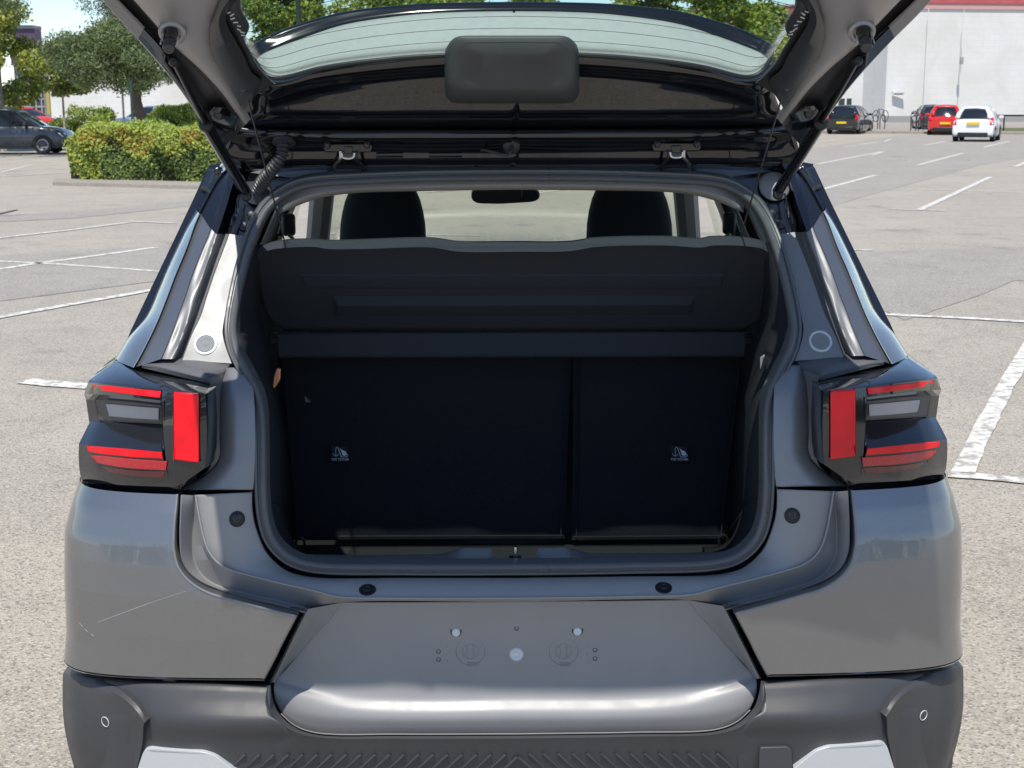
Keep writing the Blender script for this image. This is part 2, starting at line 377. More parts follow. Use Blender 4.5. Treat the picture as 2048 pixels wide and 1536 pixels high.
# ------------------------------------------------------------------ foliage builders
def at(u, v, D):   # world point seen at pixel (u, v), D metres ahead
    return L(u, v, CAM.y+D)
def leafmat(name, c, v=.3):
    M = mat(name, c, rough=.6, spec=.3); b = M.node_tree.nodes['Principled BSDF']
    n = M.node_tree.nodes; l = M.node_tree.links
    tr = n.new('ShaderNodeBsdfTranslucent'); tr.inputs[0].default_value = (c[0]*1.5, c[1]*1.7, c[2]*.9, 1); mx = n.new('ShaderNodeMixShader'); mx.inputs[0].default_value = .3
    l.new(b.outputs[0], mx.inputs[1]); l.new(tr.outputs[0], mx.inputs[2]); l.new(mx.outputs[0], n['Material Output'].inputs['Surface']); return M
leaf_y = leafmat('yellow_green_leaf', (.42, .43, .09)); leaf_g = leafmat('mid_green_leaf', (.17, .23, .07)); leaf_d = leafmat('dark_green_leaf', (.07, .105, .045)); leaf_o = leafmat('orange_leaf', (.45, .23, .06))
leaf_gy = leafmat('grey_green_needle', (.22, .25, .14)); leaf_l = leafmat('lime_leaf', (.38, .45, .10)); leaf_gd = leafmat('deep_needle', (.09, .125, .08))
bark = mat('brown_bark', (.13, .10, .075), rough=.9, noise=(8, .7, (.07, .055, .045)), bump=(30, .8, .01))
birch = mat('pale_bark', (.42, .39, .34), rough=.8, noise=(12, .6, (.15, .13, .11)))
def leaves(name, centres, n, size, mats, weights, parent=None, flat=0., kind=None, squash=1.):
    """n leaf faces scattered through clump ellipsoids centres=[(c, (rx, ry, rz))]"""
    Cc = np.array([list(c) for c, r_ in centres]); Rr = np.array([list(r_) for c, r_ in centres]); vol = (Rr.prod(1))**(2/3); vol /= vol.sum()
    idx = rng.choice(len(centres), n, p=vol); d = rng.normal(size=(n, 3)); d /= np.linalg.norm(d, axis=1)[:, None]
    rad = rng.uniform(.35, 1.0, n)**.6; rad *= 1+.12*rng.normal(size=n)
    P = Cc[idx]+d*Rr[idx]*rad[:, None]
    nrm = d*.6+rng.normal(size=(n, 3))*.8; nrm[:, 2] += flat; nrm /= np.linalg.norm(nrm, axis=1)[:, None]
    a = np.cross(nrm, rng.normal(size=(n, 3))); a /= np.linalg.norm(a, axis=1)[:, None]; b = np.cross(nrm, a)
    s = size*rng.uniform(.6, 1.4, n)[:, None]
    V = np.stack([P-a*s, P-b*s*.55*squash+nrm*s*.1, P+a*s, P+b*s*.55*squash+nrm*s*.1], 1).reshape(-1, 3)
    me = bpy.data.meshes.new(name); me.vertices.add(4*n); me.vertices.foreach_set('co', V.ravel()); me.loops.add(4*n); me.loops.foreach_set('vertex_index', np.arange(4*n))
    me.polygons.add(n); me.polygons.foreach_set('loop_start', np.arange(n)*4); me.polygons.foreach_set('loop_total', np.full(n, 4))
    for q in mats: me.materials.append(q)
    ci = rng.dirichlet([1.2]*len(mats), len(centres))*.5+np.array(weights)*.5*1; ci /= ci.sum(1)[:, None]
    u = rng.uniform(size=n); cum = ci.cumsum(1)[idx]; mi = (u[:, None] > cum).sum(1).clip(0, len(mats)-1)
    me.polygons.foreach_set('material_index', mi); me.update(); me.validate()
    return link(name, me, None, parent, kind)
def tree(name, label, base, H, R0, crown, n, size, mats, w, trunk_r=.15, bm_=None, group=None, lean=(0, 0), limbs=7, clump=.28, nclump=26, squash=1.):
    """crown: (z0, z1) of the foliage; R0 radius"""
    t = thing(name, label, 'tree', base, 0, group); z0, z1 = crown
    tube('trunk', [Vector((0, 0, -.05)), Vector((lean[0]*.3, lean[1]*.3, H*.3)), Vector((lean[0]*.7, lean[1]*.7, H*.6)), Vector((lean[0], lean[1], H*.92))], lambda q: trunk_r*(1-.8*q), bm_ or bark, t, 10)
    rr = random.Random(hash((round(base[0], 2), round(base[1], 2))) & 0xfff)
    cs = []
    for i in range(nclump):
        f_ = rr.random(); z = z0+(z1-z0)*f_; pr = math.sin(math.pi*min(1, .18+.82*f_))**.6 if f_ > .0 else 1
        a = rr.uniform(0, 6.283); r_ = R0*pr*math.sqrt(rr.uniform(.05, 1))*.85; k = clump*R0*rr.uniform(.7, 1.35)
        cs.append((Vector((lean[0]*.6+r_*math.cos(a), lean[1]*.6+r_*math.sin(a), z)), (k*1.2, k*1.2, k*.75)))
    for i in range(limbs):
        c = cs[i*2][0]; s = Vector((lean[0]*.4, lean[1]*.4, H*rr.uniform(.28, .6))); tube('limb', [s, s.lerp(c, .5)+Vector((0, 0, .05*H)), c], lambda q: trunk_r*.42*(1-.8*q), bm_ or bark, t, 7)
    leaves('crown', cs, n, size, mats, w, t, squash=squash); return t

# ------------------------------------------------------------------ white warehouse and buildings
def blockwall(name, c, c2, sx, sz, mortar=.006):
    M = mat(name, c, rough=.75); n = M.node_tree.nodes; l = M.node_tree.links; b = n['Principled BSDF']
    geo = n.new('ShaderNodeNewGeometry'); sp = n.new('ShaderNodeSeparateXYZ'); l.new(geo.outputs['Position'], sp.inputs[0]); cb = n.new('ShaderNodeCombineXYZ'); l.new(sp.outputs[0], cb.inputs[0]); l.new(sp.outputs[2], cb.inputs[1])
    br = n.new('ShaderNodeTexBrick'); br.inputs['Scale'].default_value = 1; br.inputs['Brick Width'].default_value = sx; br.inputs['Row Height'].default_value = sz; br.inputs['Mortar Size'].default_value = mortar
    br.inputs['Color1'].default_value = (*c, 1); br.inputs['Color2'].default_value = (*c2, 1); br.inputs['Mortar'].default_value = (c[0]*.74, c[1]*.74, c[2]*.74, 1); l.new(cb.outputs[0], br.inputs['Vector'])
    t = n.new('ShaderNodeTexNoise'); t.inputs['Scale'].default_value = .35; t.inputs['Detail'].default_value = 8; t.inputs['Distortion'].default_value = 1; l.new(geo.outputs['Position'], t.inputs['Vector'])
    r = n.new('ShaderNodeMapRange'); r.inputs['From Min'].default_value = .4; r.inputs['From Max'].default_value = .7; r.inputs['To Max'].default_value = .7; l.new(t.outputs['Fac'], r.inputs['Value'])
    x = n.new('ShaderNodeMix'); x.data_type = 'RGBA'; l.new(r.outputs[0], x.inputs['Factor']); l.new(br.outputs['Color'], x.inputs[6]); x.inputs[7].default_value = (c[0]*.84, c[1]*.83, c[2]*.78, 1)
    l.new(x.outputs[2], b.inputs['Base Color']); bp = n.new('ShaderNodeBump'); bp.inputs['Strength'].default_value = .3; bp.inputs['Distance'].default_value = .01; l.new(br.outputs['Fac'], bp.inputs['Height']); bp.invert = True; l.new(bp.outputs[0], b.inputs['Normal'])
    return M
wwall = blockwall('white_painted_blockwork', (.70, .695, .675), (.68, .675, .655), .9, .45)
redband = mat('faded_red_fascia', (.42, .085, .085), rough=.6, noise=(1.5, .5, (.5, .15, .14))); pinkband = mat('pink_grey_fascia', (.55, .32, .31), rough=.6)
plinth_m = mat('grey_wall_plinth', (.30, .30, .30), rough=.8)
wh = thing('warehouse', 'large windowless white blockwork warehouse with a red fascia along its roof edge', 'building', (0, 0, 0))
def wallseg(x0, y0, x1, y1, H, name='wall', z0=0):
    a = Vector((x0, y0, z0)); b = Vector((x1, y1, z0)); t = (b-a).normalized(); nn = Vector((t.y, -t.x, 0))
    if nn.y > 0: nn = -nn
    return a, b, t, nn
def prism(name, a, b, nn, d0, d1, z0, z1, m, par, bevel=0):
    V = [a+nn*d0, b+nn*d0, b+nn*d1, a+nn*d1]; V = [Vector((p.x, p.y, z0)) for p in V]+[Vector((p.x, p.y, z1)) for p in V]
    F = [(0, 1, 2, 3), (7, 6, 5, 4), (0, 4, 5, 1), (1, 5, 6, 2), (2, 6, 7, 3), (3, 7, 4, 0)]
    me = mesh(name, V, F, False); bm = bmesh.new(); bm.from_mesh(me); bmesh.ops.recalc_face_normals(bm, faces=bm.faces); bm.to_mesh(me); bm.free()
    return link(name, me, m, par)
yA = 108.0
def xat(u, y): return L(u, 250, y).x
HA = L(1900, 17, yA).z
segs = [((xat(1768, yA), yA), (xat(2400, yA), yA+4), HA), ((xat(560, yA+46), yA+46), (xat(1768, yA+3.0)-.0, yA+3.0), HA-.4)]
for (x0, y0), (x1, y1), H in segs:
    a, b, t, nn = wallseg(x0, y0, x1, y1, H)
    prism('wall', a, b, nn, 0, -8, .0, H, wwall, wh)
    prism('fascia', a, b, nn, .12, -.3, H+.002, H+.42, pinkband, wh); prism('fascia', a, b, nn, .20, -.3, H+.424, H+1.1, redband, wh); prism('parapet_cap', a, b, nn, .3, -.5, H+1.104, H+1.25, pinkband, wh)
    prism('plinth', a, b, nn, .06, -.1, .0, .62, plinth_m, wh)
a, b, t, nn = wallseg(xat(1768, yA), yA, xat(2400, yA), yA+4, HA)
for u, w_ in ((1845, .03), (1915, .02)):
    p = Vector((xat(u, yA)-w_, yA, 0)); q = Vector((xat(u, yA)+w_, yA, 0)); prism('movement_joint', p, q, Vector((0, -1, 0)), .006, -.05, .62, HA, wwall, wh)
sconce = thing('wall_lamp', 'small bracket lamp fixed high on the white warehouse wall', 'lamp', at(1923, 120, yA-CAM.y-.2))
box('lamp_body', (-.12, -.14, -.30), (.12, .1, .22), plinth_m, sconce, .03); tube('conduit', [Vector((0, .1, .2)), Vector((0, .12, .9))], .02, plinth_m, sconce, 6, smooth=False)
led = thing('wall_ledge_lamp', 'low pale lamp box on the white wall between the black and red cars', 'lamp', at(1797, 185, yA-CAM.y-.2))
box('lamp_body', (-.45, -.18, -.08), (.45, .15, .08), silver, led, .02); box('lamp_glass', (-.35, -.14, -.16), (.35, .1, -.085), darkglass, led, .02)
# left white building behind the pine
lb = thing('white_unit', 'low white industrial unit behind the pine tree on the left', 'building')
a = at(95, 240, 125); b = at(620, 240, 128); a.z = b.z = 0; nn = Vector((0, -1, 0))
prism('wall', a, b, nn, 0, -6, 0, 6.0, wwall, lb); prism('roof', a, b, nn, .4, -6, 6.01, 6.5, pinkband, lb)
for u in (330, 240):
    p = at(u, 240, 128); p.z = 0; prism('downpipe', p, p+Vector((.15, 0, 0)), nn, .3, .1, 0, 6, plinth_m, lb)
for k in range(3):
    p = at(118+k*40, 240, 126); p.z = 0; prism('dark_door', p, p+Vector((1.6 if k else 1.2, .1, 0)), nn, .25, 0, 0.02, 2.6, plinth_m, lb)
# purple office block
pb = thing('office_block', 'tall dark purple clad block with a glazed base on the far left', 'building')
pm = mat('purple_cladding', (.085, .045, .10), rough=.5, noise=(.6, .4, (.11, .06, .13))); gm = mat('blue_grey_glazing', (.05, .065, .09), rough=.15, coat=.5)
a = at(30, 240, 100); b = at(80.5, 240, 100); a.z = b.z = 0
HZ = at(60, 58, 100).z; MZ = at(60, 130, 100).z
prism('tower_wall', a, b, nn, 0, -1.5, MZ, HZ, pm, pb); prism('tower_cap', a, b, nn, .15, -1.6, HZ+.01, HZ+.25, gm, pb)
b2 = at(86, 240, 100); b2.z = 0
prism('glazed_base', a, b2, nn, -.5, -2, 0, MZ-.01, gm, pb)
for k in range(7):
    z = MZ*.12*k+.4; prism('glazing_bar', a, b2, nn, -.42, -.5, z, z+.12, plinth_m, pb)
for k in range(5):
    p = a.lerp(b2, (k+.5)/5); prism('glazing_bar', p, p+Vector((.09, 0, 0)), nn, -.40, -.5, 0, MZ-.02, plinth_m, pb)
yb = at(95, 240, 97); yb.z = 0
prism('yellow_panel', yb, yb+Vector((.22, 0, 0)), nn, 0, -.2, 1.0, 3.0, mat('yellow_sign_panel', (.42, .33, .08), rough=.5), pb)

# ------------------------------------------------------------------ background cars
def bg_car(label, group, pos, rz, pm, Lc=4.0, W=1.72, H=1.48, sedan=False, plate=True, group_=None):
    t = thing('parked_car', label, 'car', pos, rz, group)
    hw = W/2
    # stations along the length, x forward; rear at -Lc/2
    st = [(-.50, .36, .78, .90), (-.495, .30, .90, .97), (-.46, .24, .96, .99), (-.36, .20, .97, 1), (-.1, .19, .95, 1), (.15, .19, .94, 1), (.26, .19, .93, 1), (.38, .20, .86, .985), (.46, .22, .76, .95), (.49, .26, .62, .88), (.50, .34, .52, .80)]
    rows = []
    for f_, z0, z1, wf in st:
        x = f_*Lc; w_ = hw*wf; half = [(w_*.93, z0), (w_, z0+.12), (w_*1.0, z0+(z1-z0)*.55), (w_*.965, z1-.06), (w_*.90, z1), (w_*.45, z1+.025), (0, z1+.03)]
        rows.append([Vector((x, y, z)) for y, z in half]+[Vector((x, -y, z)) for y, z in half[:-1]][::-1])
    def cap(rows, name, m, ang=40):
        nc = len(rows[0]); V = [p for r_ in rows for p in r_]; F = [(i*nc+j, i*nc+j+1, (i+1)*nc+j+1, (i+1)*nc+j) for i in range(len(rows)-1) for j in range(nc-1)]
        F += [(i*nc, (i+1)*nc, (i+1)*nc+nc-1, i*nc+nc-1) for i in range(len(rows)-1)]
        F.append(tuple(range(nc))); F.append(tuple((len(rows)-1)*nc+k for k in range(nc)))
        me = mesh(name, V, F, angle=ang); bm = bmesh.new(); bm.from_mesh(me); bmesh.ops.recalc_face_normals(bm, faces=bm.faces); bm.to_mesh(me); bm.free(); return link(name, me, m, t)
    cap(rows, 'body', pm)
    b = H-.06; rw = hw*.66
    gh = [(-.475, .95, hw*.88, .95, hw*.86), (-.44, .95, hw*.93, 1.18, hw*.80), (-.40, .95, hw*.94, b-.04, rw), (-.33, .95, hw*.94, b+.03, rw), (-.15, .95, hw*.94, b+.06, rw), (.02, .94, hw*.94, b+.04, rw), (.11, .94, hw*.93, b-.06, rw*.97), (.20, .93, hw*.90, 1.16, hw*.78), (.28, .92, hw*.86, .94, hw*.84)]
    def ghrows(lo, hi, grow=0, only=None):
        r_ = []
        for f_, za, wa, zb_, wb in gh[lo:hi]:
            x = f_*Lc; half = [(wa+grow, za), (wa+(wb-wa)*.5+grow, (za+zb_)/2), (wb+grow, zb_-.03), (wb*.85, zb_+grow), (0, zb_+.02+grow)]
            r_.append([Vector((x, y, z)) for y, z in half]+[Vector((x, -y, z)) for y, z in half[:-1]][::-1])
        return r_
    cap(ghrows(0, len(gh)), 'windows', darkglass)
    # painted roof and pillars as shells a little proud of the glass
    def strip(name, pts, m=pm, th=.03): return finish(link(name, grid_mesh(name, pts, angle=50), m, t), th, 0, off=0)
    rf = []
    for f_, za, wa, zb_, wb in gh[2:7]:
        x = f_*Lc; rf.append([Vector((x, wb*1.02, zb_-.035)), Vector((x, wb*.86, zb_+.012)), Vector((x, 0, zb_+.035)), Vector((x, -wb*.86, zb_+.012)), Vector((x, -wb*1.02, zb_-.035))])
    strip('roof', rf)
    for s in (-1, 1):
        def pil(f0, f1, i0=None, wd=.02):
            pass
        strip('rear_pillar', [[Vector((-.475*Lc, s*hw*.90, .96)), Vector((-.435*Lc, s*hw*.83, 1.18)), Vector((-.395*Lc, s*rw*1.03, b-.05))], [Vector((-.32*Lc, s*hw*.955, .96)), Vector((-.33*Lc, s*hw*.86, 1.18)), Vector((-.34*Lc, s*rw*1.03, b-.03))]])
        strip('rear_screen_side', [[Vector((-.478*Lc, s*hw*.90, .96)), Vector((-.445*Lc, s*hw*.83, 1.18)), Vector((-.405*Lc, s*rw*1.0, b-.05))], [Vector((-.482*Lc, s*hw*.66, 1.00)), Vector((-.450*Lc, s*hw*.63, 1.18)), Vector((-.408*Lc, s*rw*.74, b-.05))]])
        strip('centre_pillar', [[Vector((-.09*Lc, s*hw*.955, .95)), Vector((-.09*Lc, s*hw*.86, 1.18)), Vector((-.10*Lc, s*rw*1.03, b))], [Vector((-.06*Lc, s*hw*.955, .95)), Vector((-.065*Lc, s*hw*.86, 1.18)), Vector((-.075*Lc, s*rw*1.03, b))]], th=.02)
        strip('windscreen_pillar', [[Vector((.27*Lc, s*hw*.87, .94)), Vector((.19*Lc, s*hw*.79, 1.18)), Vector((.105*Lc, s*rw*1.0, b-.05))], [Vector((.245*Lc, s*hw*.90, .94)), Vector((.165*Lc, s*hw*.82, 1.18)), Vector((.08*Lc, s*rw*1.02, b-.04))]])
        tl = strip('tail_light', [[Vector((-.49*Lc, s*hw*.985, .70)), Vector((-.485*Lc, s*hw*.975, .84)), Vector((-.468*Lc, s*hw*.93, 1.02))], [Vector((-.502*Lc, s*hw*.80, .72)), Vector((-.499*Lc, s*hw*.80, .84)), Vector((-.487*Lc, s*hw*.84, 1.0))]], redl)
        strip('headlight', [[Vector((.475*Lc, s*hw*.93, .58)), Vector((.44*Lc, s*hw*.955, .72))], [Vector((.497*Lc, s*hw*.62, .54)), Vector((.478*Lc, s*hw*.66, .70))]], silver)
        for f_ in (-.31, .31):
            wl = lathe('wheel', [(.19, -.09), (.29, -.10), (.31, -.07), (.315, 0), (.31, .07), (.29, .10), (.205, .09), (.195, -.03)], tyre, t, (f_*Lc, s*(hw-.09), .315), (0, s, 0), 24)
            lathe('wheel_rim', [(.195, -.02), (.20, .085), (.18, .09), (.15, .06), (.04, .055), (.001, .06)], alloy, wl, (f_*Lc, s*(hw-.09), .315), (0, s, 0), 18)
            for k in range(5):
                a = k*6.283/5; c = Vector((f_*Lc, s*(hw-.015), .315)); box('spoke_gap', c+Vector((math.cos(a)*.12-.025, -.01, math.sin(a)*.12-.025)), c+Vector((math.cos(a)*.12+.025, .01, math.sin(a)*.12+.025)), tyre, wl, 0)
            # dark wheel arch
            tube('wheel_arch', [Vector((f_*Lc+.345*math.cos(a), s*(hw-.012), .30+.345*math.sin(a))) for a in np.linspace(-.1, math.pi+.1, 12)], .030, blackpl, t, 6, smooth=False)
        box('door_mirror', (.17*Lc, min(s*hw*.94, s*(hw+.16)), .96), (.17*Lc+.10, max(s*hw*.94, s*(hw+.16)), 1.08), pm, t, .03)
        box('door_handle', (-.12*Lc, min(s*(hw-.01), s*(hw+.02)), .80), (-.12*Lc+.16, max(s*(hw-.01), s*(hw+.02)), .84), pm, t, .005)
        tube('door_gap', [Vector((-.075*Lc, s*(hw+.002), .30)), Vector((-.075*Lc, s*(hw+.001), .72)), Vector((-.075*Lc, s*(hw*.967), .92))], .006, blackpl, t, 5, smooth=False)
    box('rear_bumper', (-.513*Lc, -hw*.72, .20), (-.49*Lc, hw*.72, .40), blackpl, t, .03)
    box('front_grille', (.488*Lc, -hw*.5, .34), (.508*Lc, hw*.5, .50), blackpl, t, .02)
    if plate:
        box('rear_plate', (-.517*Lc, -.26, .55 if plate == 1 else .72), (-.50*Lc, .26, .66 if plate == 1 else .83), mat('yellow_plate', (.75, .52, .03), rough=.5) if 'yellow_plate' not in MATS else MATS['yellow_plate'], t, .003)
    return t
red_p = mat('bright_red_car_paint', (.62, .015, .012), rough=.3, coat=1); white_p = mat('white_car_paint', (.80, .82, .84), rough=.35, coat=1); black_p = mat('dark_green_black_car_paint', (.012, .018, .018), rough=.25, coat=1)
grey_p = mat('slate_grey_car_paint', (.035, .043, .052), rough=.35, coat=1); blue_p = mat('steel_blue_car_paint', (.08, .14, .23), rough=.3, coat=1); orng_p = mat('orange_red_car_paint', (.70, .045, .02), rough=.3, coat=1); dk_p = mat('dark_grey_car_paint', (.05, .05, .06), rough=.3, coat=1)
def put(u, v): p = G(u, v); return (p.x, p.y, .0)
gcar = 'cars parked across the car park'
fwd = math.pi/2
def gcentre(u, v, rz, Lc):   # rear bumper centre at the pixel -> car centre
    p = G(u, v); return (p.x+math.cos(rz)*Lc/2, p.y+math.sin(rz)*Lc/2, 0)
bg_car('white hatchback seen from behind, nearest of the cars before the warehouse', gcar, gcentre(1944, 284, R(66), 3.95), R(66), white_p, 3.95, 1.70, 1.48, plate=2)
bg_car('bright red hatchback parked just left of the white hatchback', gcar, gcentre(1889, 270.5, R(73), 3.9), R(73), red_p, 3.9, 1.68, 1.50, plate=1)
bg_car('dark grey car mostly hidden behind the red hatchback', gcar, gcentre(1868, 263, R(80), 4.1), R(80), dk_p, 4.1, 1.72, 1.50)
bg_car('black hatchback alone at the kerb left of the bicycle stands', gcar, gcentre(1682, 268.5, R(64), 4.2), R(64), black_p, 4.2, 1.76, 1.48, plate=1)
p = G(88, 309); bg_car('slate grey car cut off by the left edge, its front wheel showing', gcar, (p.x-1.27-.05, p.y+.78, 0), R(2), grey_p, 4.1, 1.72, 1.52)
p = G(60, 262); bg_car('orange red hatchback behind the slate grey car', gcar, (p.x-.3, p.y, 0), R(-30), orng_p, 4.0, 1.72, 1.46)
p = at(300, 250, 84); bg_car('steel blue car half hidden behind the hedge', gcar, (p.x, p.y, 0), R(183), blue_p, 4.3, 1.75, 1.52)

# ------------------------------------------------------------------ hedges
def hedge(label, name, pix, D, ztop, depth, n, size, mats, w, top=None):
    (u0, u1, vb) = pix
    p0 = G(u0, vb); p1 = G(u1, vb); t = thing(name, label, 'hedge' if name == 'hedge' else 'bush', ((p0.x+p1.x)/2, (p0.y+p1.y)/2, 0)); o_ = t.location
    Lh = (p1-p0).length; 
    return t, Lh
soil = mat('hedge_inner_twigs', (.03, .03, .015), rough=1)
def hedge_build(t, prof, y0, y1, n, size, mats, w, xr, front_mats=None):
    """clipped mass: prof(x)->height; leaves on all faces, twiggy dark heart inside"""
    x0, x1 = xr; xs = np.linspace(x0, x1, 16)
    V = []; F = []
    for x in xs:
        h = prof(x)-.16; e = min(1, min(x-x0, x1-x)/.5+.25)
        yy0 = y0+.15+.5*(1-e); yy1 = y1-.15
        V += [(x, yy0, 0), (x, yy0+.02, h*.85*e), (x, yy0+.25, h*e), (x, yy1-.2, h*e), (x, yy1, 0)]
    for i in range(15):
        for j in range(4): F.append((i*5+j, i*5+j+1, (i+1)*5+j+1, (i+1)*5+j))
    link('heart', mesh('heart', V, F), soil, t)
    X = rng.uniform(x0, x1, n); k = rng.uniform(size=n); H = np.array([prof(x) for x in X]); E = np.clip(np.minimum(X-x0, x1-X)/.5+.25, 0, 1)
    fr = k < .62
    Y = np.where(fr, y0+.5*(1-E)+.10*np.abs(rng.normal(size=n)), rng.uniform(y0, y1, n)); Z = np.where(fr, rng.uniform(0, 1, n)*H, H+.04*rng.normal(size=n))
    # rounded shoulder
    sh = np.clip(1-(H-Z)/.35, 0, 1); Y = np.where(fr, Y+.18*sh**2, Y); ed = np.clip(1-(Y-y0)/.35, 0, 1); Z = np.where(~fr, Z-.10*ed**2, Z); Z *= np.where(E < 1, .75+.25*E, 1)
    lump = .13*np.sin(X*3.1+1)*np.cos(Z*3.3)+.07*np.sin(X*8.7+Z*6)+.05*rng.normal(size=n)*(rng.uniform(size=n) < .2); Y = Y+np.where(fr, lump, 0); Z = Z+np.where(~fr, .05*np.sin(X*4.7)+.03*np.sin(X*11+Y*6), 0)
    P = np.stack([X, Y, np.maximum(Z, .02)], 1)
    nrm = np.where(fr[:, None], np.array([0, -1, .4]), np.array([0, -.2, 1.0]))+rng.normal(size=(n, 3))*.65; nrm /= np.linalg.norm(nrm, axis=1)[:, None]
    a = np.cross(nrm, rng.normal(size=(n, 3))); a /= np.linalg.norm(a, axis=1)[:, None]; b = np.cross(nrm, a); s = size*rng.uniform(.6, 1.5, n)[:, None]
    VV = np.stack([P-a*s, P-b*s*.6, P+a*s, P+b*s*.6], 1).reshape(-1, 3)
    me = bpy.data.meshes.new('foliage'); me.vertices.add(4*n); me.vertices.foreach_set('co', VV.ravel()); me.loops.add(4*n); me.loops.foreach_set('vertex_index', np.arange(4*n))
    me.polygons.add(n); me.polygons.foreach_set('loop_start', np.arange(n)*4); me.polygons.foreach_set('loop_total', np.full(n, 4))
    for q in mats: me.materials.append(q)
    mi = w(P, fr); me.polygons.foreach_set('material_index', mi); me.update(); link('foliage', me, None, t)
p0 = G(128, 366); p1 = G(470, 372)
t = thing('hedge', 'long low clipped hedge with yellow and orange tips behind the left lamp of the car', 'hedge', (p0.x, p0.y, 0))
Lh = p1.x-p0.x+1.2
hz = at(280, 250, 31).z
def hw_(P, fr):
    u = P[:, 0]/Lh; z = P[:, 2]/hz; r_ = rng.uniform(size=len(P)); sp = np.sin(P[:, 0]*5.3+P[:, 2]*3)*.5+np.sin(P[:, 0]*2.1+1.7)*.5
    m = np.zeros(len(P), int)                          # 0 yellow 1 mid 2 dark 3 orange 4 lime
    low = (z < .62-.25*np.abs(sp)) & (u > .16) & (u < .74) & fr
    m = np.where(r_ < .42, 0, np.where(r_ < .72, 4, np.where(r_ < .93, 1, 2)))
    m = np.where(low, np.where(r_ < .12, 4, np.where(r_ < .62, 1, 2)), m)  # shade on the lower front is put into darker leaf colours
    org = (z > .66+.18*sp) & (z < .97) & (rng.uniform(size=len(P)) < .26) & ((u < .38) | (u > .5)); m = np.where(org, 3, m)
    topm = (~fr) & (r_ < .8); m = np.where(topm, 4, m)  # sunlit top is put into the lime leaf colour
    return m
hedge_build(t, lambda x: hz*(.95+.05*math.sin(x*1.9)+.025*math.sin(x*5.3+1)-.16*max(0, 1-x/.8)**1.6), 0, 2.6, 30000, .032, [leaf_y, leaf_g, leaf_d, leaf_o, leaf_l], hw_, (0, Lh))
p0 = G(292, 300); t = thing('hedge', 'rounded bright green hedge rising behind the orange-tipped one', 'hedge', (p0.x, p0.y, 0)); hz2 = at(350, 214, 42).z
hedge_build(t, lambda x: hz2*(1-.14*max(0, 1-x/1.2)**2), 0, 2.2, 14000, .04, [leaf_l, leaf_g, leaf_d], lambda P, fr: rng.choice(3, len(P), p=[.6, .28, .12]), (0, 3.2))
p0 = G(-10, 375); 
kerbed('kerb', [G(105, 371), G(470, 381), G(480, 372), G(110, 363)], .07, asp_path)
# round shrub
c = G(165, 285); t = thing('shrub', 'dense round green shrub between the slate grey car and the hedge', 'bush', (c.x, c.y, 0))
rr = random.Random(4); k_ = (c-CAM).length/2841
cs = [(Vector(((rr.uniform(-52, 50))*k_, rr.uniform(-.6, .6), rr.uniform(.25, 1.0)*1.35)), (.45, .45, .36)) for i in range(22)]
tube('stem', [Vector((0, 0, 0)), Vector((.05, 0, .7))], .05, bark, t, 6, smooth=False); leaves('foliage', cs, 15000, .05, [leaf_g, leaf_l, leaf_d], [.4, .35, .25], t)
# ------------------------------------------------------------------ trees
def tpos(u, D): p = at(u, 300, D); return (p.x, p.y, 0)
def zv(v, D): return at(300, v, D).z
tree('birch_tree', 'pale stemmed birch with drooping yellow green crown at the left edge', tpos(8, 52), zv(60, 52)+3, 1.75, (zv(200, 52), zv(10, 52)), 26000, .07, [leaf_y, leaf_g, leaf_gy], [.4, .3, .3], .13, birch, limbs=6, nclump=34, clump=.30)
tree('pine_tree', 'spreading grey green pine over the hedge with its dark trunk showing', tpos(298, 48), zv(60, 48)+2, 2.45, (zv(160, 48), zv(62, 48)), 34000, .075, [leaf_gy, leaf_g, leaf_gd], [.5, .2, .3], .21, bark, lean=(-1.1, 0), limbs=9, nclump=44, clump=.24, squash=.5)
tree('young_tree', 'small bushy tree standing left of the pine', tpos(132, 56), zv(70, 56)+.4, 1.1, (zv(185, 56), zv(92, 56)), 14000, .07, [leaf_gy, leaf_y, leaf_g], [.4, .3, .3], .06, birch, limbs=5, nclump=20, clump=.34)
tree('dark_conifer', 'dark overhanging conifer branches above the pine at the top left', tpos(285, 50), 8.5, 2.3, (zv(50, 50), zv(-170, 50)), 16000, .06, [leaf_gd, leaf_d, leaf_gy], [.5, .3, .2], .0701, bark, limbs=8, nclump=34, clump=.19, squash=.4)
tree('dark_conifer', 'dark branch tips entering at the top left corner beside the birch', tpos(-40, 45), 8.5, 2.3, (zv(8, 45), zv(-160, 45)), 9000, .06, [leaf_gd, leaf_d, leaf_gy], [.5, .3, .2], .0501, bark, limbs=8, nclump=28, clump=.19, squash=.4)
for i, (u, D, top, bot, r_, lab) in enumerate(((585, 60, -60, 95, 2.0, 'leafy green tree seen through the left end of the rear window'), (760, 66, -30, 90, 2.8, 'broad green tree behind the spoiler, second from the left'), (905, 62, -20, 90, 2.6, 'green tree behind the spoiler left of its middle'), (1055, 70, 0, 90, 2.3, 'low green tree behind the middle of the spoiler'),
                                          (1290, 64, -60, 100, 2.3, 'tall green tree behind the right half of the spoiler'), (1430, 60, -45, 100, 2.4, 'full green tree right of the spoiler middle'), (1520, 66, 20, 110, 1.6, 'smaller green tree against the white wall by the right trim'))):
    tree('broadleaf_tree', lab, tpos(u, D), zv(top, D), r_, (zv(bot+70, D), zv(top, D)), 17000, .10, [leaf_g, leaf_l, leaf_d, leaf_y], [.35, .35, .15, .15], .14, bark, 'trees behind the raised tailgate', limbs=6, nclump=30, clump=.28)
